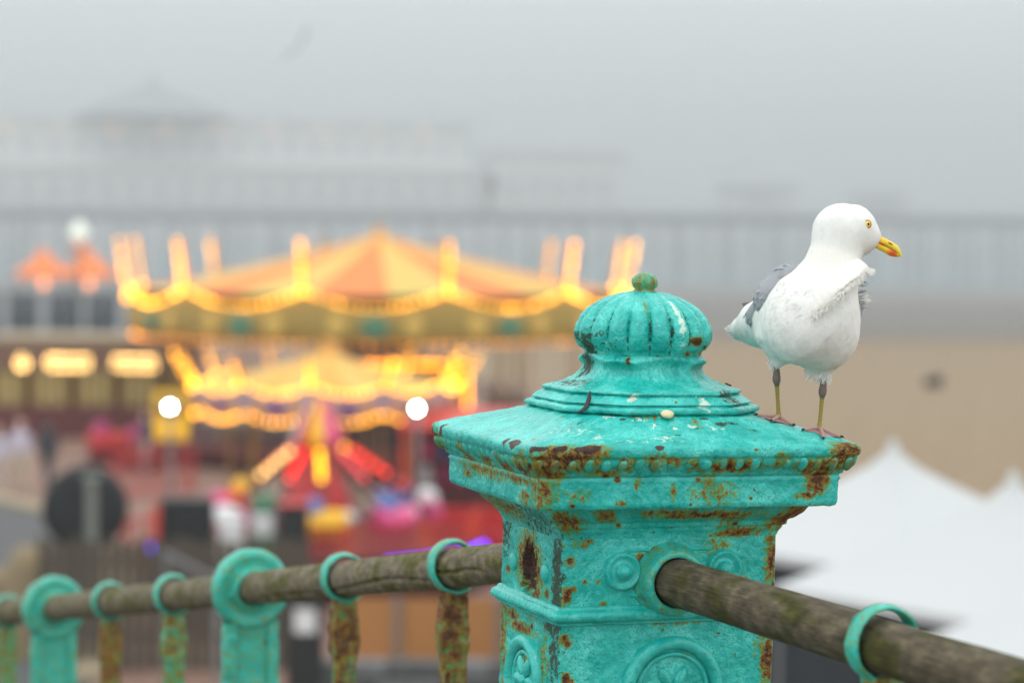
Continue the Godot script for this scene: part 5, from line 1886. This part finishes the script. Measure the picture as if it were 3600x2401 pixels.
	# red machines behind the people
	for q in [[Vector3(-11.0, 0, -66.0), 0.3, "red kiddie ride car left of the others"], [Vector3(-9.9, 0, -64.5), 1.2, "red kiddie ride car between the walkers and the yellow panel"]]:
		var rc := thing("kiddie_car", q[2], "kiddie car", q[0], q[1], "red kiddie cars")
		rc.scale = Vector3.ONE * 1.3
		ride_car(rc, Vector3(0, 0.25, 0), 0.0, M.red_paint, M.magenta_paint)
		part("stand", bx(Vector3(0, 0.14, 0), Vector3(0.9, 0.24, 0.6), Basis(), 0.02), M.dark_red, rc)

	# the black disc-shaped board on its stem, a grey post before it
	var sg := thing("round_board", "large black rounded board on a thick stem by the road", "board", Vector3(-6.72, 0, -38.0), 0.1)
	var dm := MB.new()
	dm.lathe([Vector2(0.0, 0.10), Vector2(0.56, 0.14), Vector2(0.68, 0.06), Vector2(0.68, -0.06), Vector2(0.56, -0.14), Vector2(0.0, -0.10)], 32, Transform3D(Basis(Vector3.RIGHT, PI / 2), Vector3(0, 2.03, 0)))
	part("board", dm, M.black_panel, sg)
	part("stem", bx(Vector3(-0.22, 0.80, 0), Vector3(0.34, 1.6, 0.16), Basis(), 0.02), M.black_panel, sg)
	var po := thing("marker_post", "slim pale grey post in front of the black rounded board", "post", Vector3(-6.45, 0, -37.0))
	part("shaft", tb([Vector3.ZERO, Vector3(0, 2.55, 0)], [0.09, 0.085], 12), plain("pale_grey", Color(0.46, 0.47, 0.44), 0.7), po)
	part("cap", bx(Vector3(0, 2.60, 0), Vector3(0.24, 0.10, 0.24), Basis(), 0.03), M.pale_grey, po)

	# timber fence, boulders, ride boxes, hoarding and wall: what shows between the balusters
	plain("fence_wood", Color(0.30, 0.26, 0.21), 0.85)
	var fe := thing("board_fence", "brown upright board fence behind the left railing", "fence", Vector3(-4.9, 0, -35.0), 0.06)
	for k in 24:
		part("board", bx(Vector3(-1.9 + 0.165 * k, 0.98 - 0.02 * (k % 3), 0), Vector3(0.145, 1.96 - 0.04 * (k % 3), 0.03)), M.fence_wood, fe)
	for y in [0.5, 1.6]:
		part("rail", bx(Vector3(0, y, -0.045), Vector3(3.95, 0.10, 0.05)), M.fence_wood, fe)
	plain("boulder_tan", Color(0.52, 0.45, 0.34), 0.9)
	for q in [[Vector3(-7.15, 0, -36.0), Vector3(0.42, 1.72, 0.5), "tall tan stone block standing left of the black board's stem"], [Vector3(-7.9, 0, -37.2), Vector3(0.5, 1.2, 0.5), "lower tan stone block at the left edge"]]:
		var rk := thing("stone_block", q[2], "stone", q[0], 0.3, "tan stone blocks")
		var s3: Vector3 = q[1]
		var rm := MB.new()
		rm.lathe([Vector2(0, 1), Vector2(0.72, 0.96), Vector2(0.95, 0.80), Vector2(1, 0.3), Vector2(0.98, 0)], 7, Transform3D(Basis.from_scale(s3), Vector3.ZERO))
		part("block", rm, M.boulder_tan, rk)
	for q in [[Vector3(-5.24, 0, -39.0), 0.85, 2.05, "black_panel", "wide black ride control box behind the board fence"], [Vector3(-3.52, 0, -39.0), 0.48, 2.0, "black_panel", "black ride control box with a red top, right of the green one"], [Vector3(-4.03, 0, -39.2), 0.42, 2.10, "green_paint", "green ride box with a white notice"], [Vector3(-4.46, 0, -38.4), 0.36, 1.78, "white_paint", "white box between the black and green ride boxes"]]:
		var bo2 := thing("ride_box", q[4], "box", q[0], 0.05, "boxes beside the spinning ride")
		part("case", bx(Vector3(0, q[2] / 2, 0), Vector3(q[1], q[2], 0.5), Basis(), 0.02), M[q[3]], bo2)
		part("lid", bx(Vector3(0, q[2] + 0.02, 0), Vector3(q[1] + 0.04, 0.04, 0.54), Basis(), 0.01), M.red_paint if q[0].x > -3.6 else M[q[3]], bo2)
		if q[3] == "green_paint":
			part("notice", bx(Vector3(0, 1.68, 0.257), Vector3(0.34, 0.36, 0.008)), M.white_paint, bo2)
	var sb := thing("notice_board", "black board with a white sheet, seen below the timber rail", "notice board", Vector3(-2.56, 0, -30.0))
	part("board", bx(Vector3(0, 1.15, 0), Vector3(0.46, 1.30, 0.06), Basis(), 0.01), M.black_panel, sb)
	part("sheet", bx(Vector3(0, 1.56, 0.034), Vector3(0.27, 0.30, 0.006)), M.white_paint, sb)
	for x in [-0.16, 0.16]:
		part("leg", bx(Vector3(x, 0.25, 0), Vector3(0.05, 0.5, 0.05)), M.black_panel, sb)
	plain("plywood", Color(0.66, 0.45, 0.24), 0.8)
	var ho := thing("plywood_hoarding", "tan plywood hoarding with grey posts below the timber rail", "hoarding", Vector3(-0.85, 0, -33.0))
	for k in 4:
		part("panel", bx(Vector3(-1.05 + 0.70 * k, 0.70, 0), Vector3(0.66, 1.40, 0.03)), M.plywood, ho)
		part("post", bx(Vector3(-0.70 + 0.70 * k, 0.72, 0.05), Vector3(0.07, 1.44, 0.07)), M.grey_metal, ho)
	plain("grey_stone", Color(0.42, 0.43, 0.43), 0.9)
	plain("dark_stone", Color(0.30, 0.31, 0.31), 0.9)
	var wl := thing("stone_wall", "low grey wall of coursed stone blocks in front of the plywood hoarding", "wall", Vector3(-0.6, 0, -31.0))
	var rw := RandomNumberGenerator.new()
	rw.seed = 4
	for row in 4:
		var x := -1.9
		while x < 2.0:
			var w := rw.randf_range(0.28, 0.55)
			part("stone", bx(Vector3(x + w / 2, 0.115 + row * 0.225, rw.randf_range(-0.02, 0.02)), Vector3(w - 0.02, 0.205, 0.36), Basis(), 0.02), M.grey_stone if rw.randf() < 0.6 else M.dark_stone, wl)
			x += w
	part("core", bx(Vector3(0.05, 0.44, 0), Vector3(3.85, 0.86, 0.28)), M.dark_stone, wl)
	var hr := thing("slope_handrail", "grey tubular handrail sloping down behind the disc post", "handrail", Vector3(-4.1, 0, -33.5))
	part("rail", tb([Vector3(-0.75, 1.95, 0), Vector3(0.75, 1.15, 0)], [0.035, 0.035], 8), M.grey_metal, hr)
	for q in [[-0.7, 1.92], [0.0, 1.55], [0.7, 1.18]]:
		part("post", tb([Vector3(q[0], 0, 0), Vector3(q[0], q[1], 0)], [0.03, 0.03], 8), M.grey_metal, hr)

	# on the beach and in the air
	var bag := thing("beach_bundle", "small dark bundle lying alone on the sand", "bag", Vector3(18.0, 0, -103.0), 0.4)
	var bm := MB.new()
	bm.ball(Vector3(0, 0.2, 0), Vector3(0.46, 0.26, 0.3), 12, 8)
	bm.ball(Vector3(0.28, 0.36, 0.05), Vector3(0.2, 0.2, 0.2), 10, 8)
	part("bundle", bm, plain("bundle_dark", Color(0.16, 0.12, 0.13), 0.9), bag)
	var fl := thing("flying_gull", "pale gull gliding in the fog above the pier", "gull", Vector3(-5.27, EYE + 4.61, -60.0))
	fl.rotation = Vector3(0.2, 0.5, 0.95)
	var fb := body_mesh([[Vector3(0, 0, -0.18), 0.03, Vector3(0, 0, 0.05), 0.075, Color(0.75, 0.75, 0.75)], [Vector3(0, 0, 0.05), 0.075, Vector3(0, 0.02, 0.22), 0.045, Color(0.75, 0.75, 0.75)], [Vector3(0, 0.02, 0.22), 0.02, Vector3(0, 0.0, 0.29), 0.008, Color(0.5, 0.35, 0.05)]], 0.02, 0.03)
	part("body", fb, M.cloth, fl)
	for s in [-1.0, 1.0]:
		var wp := PackedVector3Array()
		for i in 7:
			var t := i / 6.0
			for j in 9:
				var a := TAU * j / 8.0
				wp.append(Vector3(s * (0.05 + t * 0.55), 0.04 + 0.10 * sin(t * PI * 0.8) + sin(a) * 0.012 * (1.1 - t), 0.05 - 0.10 * t * t + cos(a) * lerpf(0.10, 0.02, t * t)))
		var wm := MB.new()
		wm.grid(wp, 7, 9, PackedVector2Array(), true)
		part("wing", wm, M.grey_metal, fl)


# ---------------------------------------------------------------- the pier
func pier() -> void:
	plain("pier_iron", Color(0.57, 0.59, 0.60), 0.8)
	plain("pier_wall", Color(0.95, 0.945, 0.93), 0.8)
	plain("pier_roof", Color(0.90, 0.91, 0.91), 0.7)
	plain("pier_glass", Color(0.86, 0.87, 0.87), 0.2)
	plain("pier_red", Color(0.45, 0.18, 0.14), 0.7)
	var p := thing("pier", "long iron pier on rows of piles fading into the fog", "pier", Vector3(0, 0, -302.0), 0.16)
	part("deck", bx(Vector3(0, 8.75, -6), Vector3(190, 0.55, 16)), M.pier_iron, p)
	part("girder", bx(Vector3(0, 8.05, 1.5), Vector3(190, 0.85, 0.5)), M.pier_iron, p)
	var pile := tb([Vector3.ZERO, Vector3(0, 8.5, 0)], [0.21, 0.21], 6).mesh(M.pier_iron)
	for k in 60:
		var x := -94.0 + 3.2 * k
		shared("pile", pile, p, Transform3D(Basis(), Vector3(x, -0.5, 1.4)))
		if k % 2 == 0:
			shared("pile", pile, p, Transform3D(Basis(), Vector3(x + 1.3, -0.5, -7)))
	for k in 30:
		var x := -94.0 + 6.4 * k
		part("brace", tb([Vector3(x, 1.0, 1.4), Vector3(x + 3.2, 7.6, 1.4)], [0.08, 0.08], 5), M.pier_iron, p)
	part("parapet", bx(Vector3(0, 9.65, 1.7), Vector3(190, 0.10, 0.12)), M.pier_iron, p)
	for k in 64:
		part("baluster", bx(Vector3(-94.0 + 2.97 * k, 9.3, 1.7), Vector3(0.12, 0.7, 0.1)), M.pier_iron, p)
	var hall := thing("pier_pavilion", "broad pale pavilion with a low dome on the pier, left in the fog", "pavilion", Vector3(0, 9.03, -302.0), 0.16)
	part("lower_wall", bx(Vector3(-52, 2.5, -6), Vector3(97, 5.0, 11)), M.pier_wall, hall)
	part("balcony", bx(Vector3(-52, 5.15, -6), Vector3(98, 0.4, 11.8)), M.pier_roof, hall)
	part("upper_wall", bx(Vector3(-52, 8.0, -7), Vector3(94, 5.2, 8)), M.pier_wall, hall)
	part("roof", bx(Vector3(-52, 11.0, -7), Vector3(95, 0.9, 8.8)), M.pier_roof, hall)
	for k in 30:
		var x := -98.0 + 3.2 * k
		part("window", bx(Vector3(x, 2.5, -0.46), Vector3(1.7, 2.6, 0.1)), M.pier_glass, hall)
		part("window", bx(Vector3(x, 8.0, -2.96), Vector3(1.5, 2.4, 0.1)), M.pier_glass, hall)
	var d := MB.new()
	d.lathe([Vector2(0.0, 17.4), Vector2(0.25, 16.6), Vector2(0.6, 15.9), Vector2(1.6, 15.3), Vector2(5.0, 14.2), Vector2(8.5, 12.7), Vector2(11.0, 11.4)], 24, Transform3D(Basis(), Vector3(-44.5, 0, -8)))
	part("dome", d, plain("dome_lead", Color(0.66, 0.68, 0.69), 0.7), hall)
	var row := []
	for k in 9:
		row.append(Vector3(-62.0 + 6.4 * k, 9.9, -2.8))
	bulbs(hall, "eave_lamps", row, 0.10, M.bulb_warm)
	var an := thing("pier_annexe", "lower stepped annexe right of the pier pavilion", "pavilion", Vector3(0, 9.03, -302.0), 0.16)
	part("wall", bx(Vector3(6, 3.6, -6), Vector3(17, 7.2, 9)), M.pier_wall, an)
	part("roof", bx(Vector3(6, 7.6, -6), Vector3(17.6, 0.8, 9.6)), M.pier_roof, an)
	for k in 5:
		part("window", bx(Vector3(0.2 + 2.9 * k, 3.4, -1.46), Vector3(1.5, 2.6, 0.1)), M.pier_glass, an)
	for q in [[Vector3(31, 9.03, -309), Vector3(9, 3.4, 5), "wide low kiosk on the pier's middle stretch"], [Vector3(47, 9.03, -311), Vector3(6, 2.6, 5), "small kiosk on the pier above the gull"]]:
		var ks := thing("pier_kiosk", q[2], "kiosk", q[0], 0.16, "kiosks on the pier")
		part("wall", bx(Vector3(0, q[1].y / 2, 0), q[1]), M.pier_wall, ks)
		part("roof", bx(Vector3(0, q[1].y + 0.25, 0), Vector3(q[1].x + 1.2, 0.5, q[1].z + 1.0)), M.pier_roof, ks)
		part("hatch", bx(Vector3(0, q[1].y * 0.55, q[1].z / 2 + 0.04), Vector3(q[1].x * 0.5, q[1].y * 0.4, 0.08)), M.pier_glass, ks)
	var bn := thing("pier_banner", "small rust red banner hanging at the pavilion's corner", "banner", Vector3(-3.2, 9.03, -297.5), 0.16)
	part("pole", tb([Vector3(0, 0, 0), Vector3(0, 4.8, 0)], [0.08, 0.06], 6), M.pier_iron, bn)
	part("cloth", bx(Vector3(0.55, 3.4, 0), Vector3(0.9, 2.4, 0.04)), M.pier_red, bn)


# ---------------------------------------------------------------- the place
func sheet(called: String, near: Callable, far: float, y: float, m: Material, x0 := -600.0, x1 := 600.0) -> void:
	var pts := PackedVector3Array()
	var n := 61
	for i in 2:
		for k in n:
			var t := lerpf(-1.0, 1.0, k / float(n - 1))
			var x := lerpf(x0, x1, 0.5 + 0.5 * t * absf(t))
			pts.append(Vector3(x, y, near.call(x) if i == 0 else far))
	var b := MB.new()
	b.grid(pts, 2, n)
	setting(called, b, m)


func ground() -> void:
	two_tone("sand", Color(0.56, 0.475, 0.36), Color(0.48, 0.40, 0.30), 9.0, 0.95, 1.0, 3)
	two_tone("shingle", Color(0.40, 0.37, 0.34), Color(0.50, 0.46, 0.42), 14.0, 0.95, 0.0, 4)
	two_tone("strand", Color(0.60, 0.56, 0.52), Color(0.52, 0.49, 0.46), 16.0, 0.9, 0.0, 5)
	two_tone("paving", Color(0.56, 0.43, 0.37), Color(0.47, 0.36, 0.31), 3.0, 0.85, 0.0, 6)
	two_tone("asphalt", Color(0.34, 0.34, 0.34), Color(0.28, 0.28, 0.285), 2.0, 0.9, 0.0, 7)
	two_tone("concrete", Color(0.40, 0.385, 0.36), Color(0.32, 0.31, 0.295), 1.5, 0.9, 0.2, 8)
	var sea := plain("sea", Color(0.50, 0.68, 0.70), 0.30)
	sea.metallic_specular = 0.5
	sheet("beach", func(_x: float) -> float: return 200.0, -900.0, 0.0, M.sand)
	sheet("shingle_bank", func(x: float) -> float: return -152.0 + 3.0 * sin(x * 0.05) + 1.5 * sin(x * 0.13), -900.0, 0.03, M.shingle)
	sheet("wet_strand", func(x: float) -> float: return -246.0 + 4.0 * sin(x * 0.03), -900.0, 0.06, M.strand)
	sheet("sea", func(x: float) -> float: return -299.0 + 2.0 * sin(x * 0.04 + 1.0), -900.0, 0.10, sea)
	# fair paving and the road on the lower promenade
	var b := MB.new()
	b.prism(PackedVector2Array([Vector2(-60, -12), Vector2(2.2, -12), Vector2(2.4, -60), Vector2(6.5, -90), Vector2(-14, -132), Vector2(-60, -132)]), -0.3, 0.02)
	setting("promenade", b, M.paving)
	b = MB.new()
	b.prism(PackedVector2Array([Vector2(-60, -14), Vector2(-5.5, -14), Vector2(-5.9, -34), Vector2(-7.2, -44), Vector2(-10.2, -54), Vector2(-16, -62), Vector2(-60, -78)]), -0.2, 0.05)
	setting("road", b, M.asphalt)
	# kerb along the road's curve
	var kerb := [Vector2(-5.9, -34), Vector2(-7.2, -44), Vector2(-10.2, -54), Vector2(-16, -62), Vector2(-30, -67.5)]
	b = MB.new()
	for k in kerb.size() - 1:
		var p: Vector2 = kerb[k]
		var q: Vector2 = kerb[k + 1]
		var d := (q - p).normalized()
		b.box(Vector3((p.x + q.x) / 2, 0.08, (p.y + q.y) / 2), Vector3(0.55, 0.20, p.distance_to(q) + 0.2), Basis(Vector3.UP, atan2(d.x, d.y)))
	setting("kerb", b, plain("kerb_stone", Color(0.60, 0.54, 0.44), 0.9))
	# the terrace underfoot and the ramp beside the left railing
	var u := Vector2(-sin(deg_to_rad(27.0)), -cos(deg_to_rad(27.0)))
	var side := Vector2(-u.y * -1.0, u.x * -1.0)
	if side.y < 0.0:
		side = -side
	var a := Vector2(0.19, -4.583) - side * 0.22
	var w := Vector2(0.413, 0.911)
	b = MB.new()
	b.prism(PackedVector2Array([a, a + w * 8.0 + Vector2(0.3, 0), Vector2(4.6, 9.0), Vector2(-9, 9.0), Vector2(-9, 1.0), a + side * 3.0]), 0.06, EYE - 1.70)
	setting("terrace", b, M.concrete)
	b = MB.new()
	var e := a + u * 9.0
	var f := e + side * 3.0
	var g := a + side * 3.0
	var y0 := EYE - 1.70
	var y1 := y0 - 9.0 * 0.17
	var top := [Vector3(a.x, y0, a.y), Vector3(e.x, y1, e.y), Vector3(f.x, y1, f.y), Vector3(g.x, y0, g.y)]
	b.quad(top[0], top[1], top[2], top[3])
	for k in 4:
		var p0: Vector3 = top[k]
		var p1: Vector3 = top[(k + 1) % 4]
		b.quad(p0, Vector3(p0.x, 0.06, p0.z), Vector3(p1.x, 0.06, p1.z), p1)
	b._orient_faces(0, Vector3((a.x + f.x) / 2, 2.4, (a.y + f.y) / 2))
	setting("ramp", b, M.concrete)


func mist() -> void:
	# sea mist lies on the water and swallows the pier
	var f := FogVolume.new()
	f.name = "mist_bank"
	f.shape = RenderingServer.FOG_VOLUME_SHAPE_BOX
	f.size = Vector3(1100, 54, 360)
	f.position = Vector3(0, 26.5, -152 - 180)
	var m := FogMaterial.new()
	m.density = 0.0056
	m.albedo = Color(0.985, 0.99, 0.99)
	f.material = m
	add_child(f)
	f.set_meta("kind", "stuff")
	tag(f, "pale sea mist over the water and the pier", "mist")


func litter(stand: Node3D) -> void:
	# what lies on the pillar's cap
	var at := func(lx: float, lz: float, up: float) -> Vector3:
		return stand.transform * Vector3(lx, cap_height(lx, lz) + up, lz)
	var pb := thing("pebble", "round cream pebble lying on the turquoise cap", "pebble", at.call(-0.03, 0.18, 0.002), 0.3)
	pb.rotation = Vector3(0.30, 0.3, 0)
	var b := MB.new()
	b.ball(Vector3(0, 0.0055, 0), Vector3(0.0125, 0.0070, 0.0115), 20, 12)
	for k in b.v.size():
		b.v[k] += Vector3(1, 0.3, 1) * lump.get_noise_3dv(b.v[k] * 1.5) * 0.0016
	part("stone", b, two_tone("cream_pebble", Color(0.88, 0.84, 0.68), Color(0.80, 0.75, 0.60), 0.03, 0.7, 0.0, 9), pb)
	plain("dark_scrap", Color(0.13, 0.13, 0.14), 0.6)
	plain("rust_crumb", Color(0.36, 0.17, 0.05), 0.9)
	for q in [["curled charcoal feather scrap standing against the finial's foot", -0.165, 0.118, [Vector3(-0.022, 0.003, 0.012), Vector3(-0.008, 0.006, 0.010), Vector3(0.004, 0.014, 0.006), Vector3(0.010, 0.028, 0.002), Vector3(0.013, 0.040, 0.0)], [0.0015, 0.0048, 0.0058, 0.0050, 0.0022]], ["flat charcoal feather scrap lying below the finial's foot", -0.09, 0.155, [Vector3(-0.022, 0.002, 0.0), Vector3(-0.008, 0.003, 0.003), Vector3(0.010, 0.003, 0.0), Vector3(0.022, 0.004, -0.004)], [0.0016, 0.0044, 0.0040, 0.0012]], ["dark crumb beside the curled scrap", -0.135, 0.128, [Vector3(-0.007, 0.002, 0), Vector3(0, 0.004, 0), Vector3(0.007, 0.003, 0.002)], [0.003, 0.006, 0.003]]]:
		var s := thing("feather_scrap", q[0], "scrap", at.call(q[1], q[2], 0.0), deg_to_rad(21.0), "dark scraps on the cap")
		var t := MB.new()
		t.tube(q[3], q[4], 12, 0.5)
		for k in t.v.size():
			t.v[k] += Vector3.ONE * lump.get_noise_3dv(t.v[k] * 6.0) * 0.0012
		part("scrap", t, M.dark_scrap, s)
	var rf := thing("rust_flake", "small crumbling rust flake on the finial's right shoulder", "flake", stand.transform * Vector3(0.150, LIP + 0.0885, 0.03), 0.4)
	var r := RandomNumberGenerator.new()
	r.seed = 6
	var c := MB.new()
	for k in 9:
		c.ball(Vector3(-0.018 + 0.0045 * k, 0.002 + 0.002 * r.randf(), r.randf_range(-0.004, 0.004)), Vector3(0.004, 0.003, 0.004) * r.randf_range(0.6, 1.2), 8, 6)
	part("crumbs", c, M.rust_crumb, rf)


func _ready() -> void:
	var cam := Camera3D.new()
	cam.name = "camera"
	cam.keep_aspect = Camera3D.KEEP_HEIGHT
	var lens := CameraAttributesPhysical.new()
	lens.frustum_focal_length = 85.0
	lens.frustum_focus_distance = 4.36
	lens.frustum_near = 0.1
	lens.frustum_far = 4000.0
	lens.exposure_aperture = 2.2
	cam.attributes = lens
	cam.fov = rad_to_deg(2.0 * atan(24.0 / 170.0))
	cam.near = 0.1
	cam.far = 4000.0
	add_child(cam)
	cam.transform = Transform3D(Basis(Vector3.RIGHT, deg_to_rad(-2.544)) * Basis(Vector3.BACK, deg_to_rad(0.4)), Vector3(0, EYE, 0))
	var env := Environment.new()
	env.background_mode = Environment.BG_SKY
	var sky := Sky.new()
	var sm := ProceduralSkyMaterial.new()
	sm.sky_top_color = Color(1.08, 1.095, 1.10)
	sm.sky_horizon_color = Color(1.10, 1.14, 1.155)
	sm.sky_curve = 0.9
	sm.sky_energy_multiplier = 1.0
	sm.ground_bottom_color = Color(0.60, 0.60, 0.58)
	sm.ground_horizon_color = Color(0.95, 0.98, 0.99)
	sm.sun_angle_max = 1.0
	sm.sun_curve = 0.02
	sky.sky_material = sm
	env.sky = sky
	env.tonemap_mode = Environment.TONE_MAPPER_LINEAR
	env.tonemap_exposure = 1.30
	env.fog_enabled = true
	env.fog_density = 0.0008
	env.fog_light_color = Color(0.95, 0.97, 0.98)
	env.volumetric_fog_enabled = true  # for the mist bank
	env.volumetric_fog_density = 0.0
	env.sdfgi_enabled = true
	env.ssao_enabled = true
	env.ssil_enabled = true
	var we := WorldEnvironment.new()
	we.name = "environment"
	we.environment = env
	add_child(we)
	var sun := DirectionalLight3D.new()
	sun.name = "veiled_sun"
	sun.light_energy = 0.16
	sun.light_color = Color(1.0, 0.985, 0.955)
	sun.light_angular_distance = 12.0
	sun.shadow_enabled = true
	add_child(sun)
	sun.rotation_degrees = Vector3(-62, -35, 0)
	rng.seed = 12
	ground()
	var p := pillar()
	railings()
	gull(p)
	fairground()
	pier()
	litter(p)
	mist()
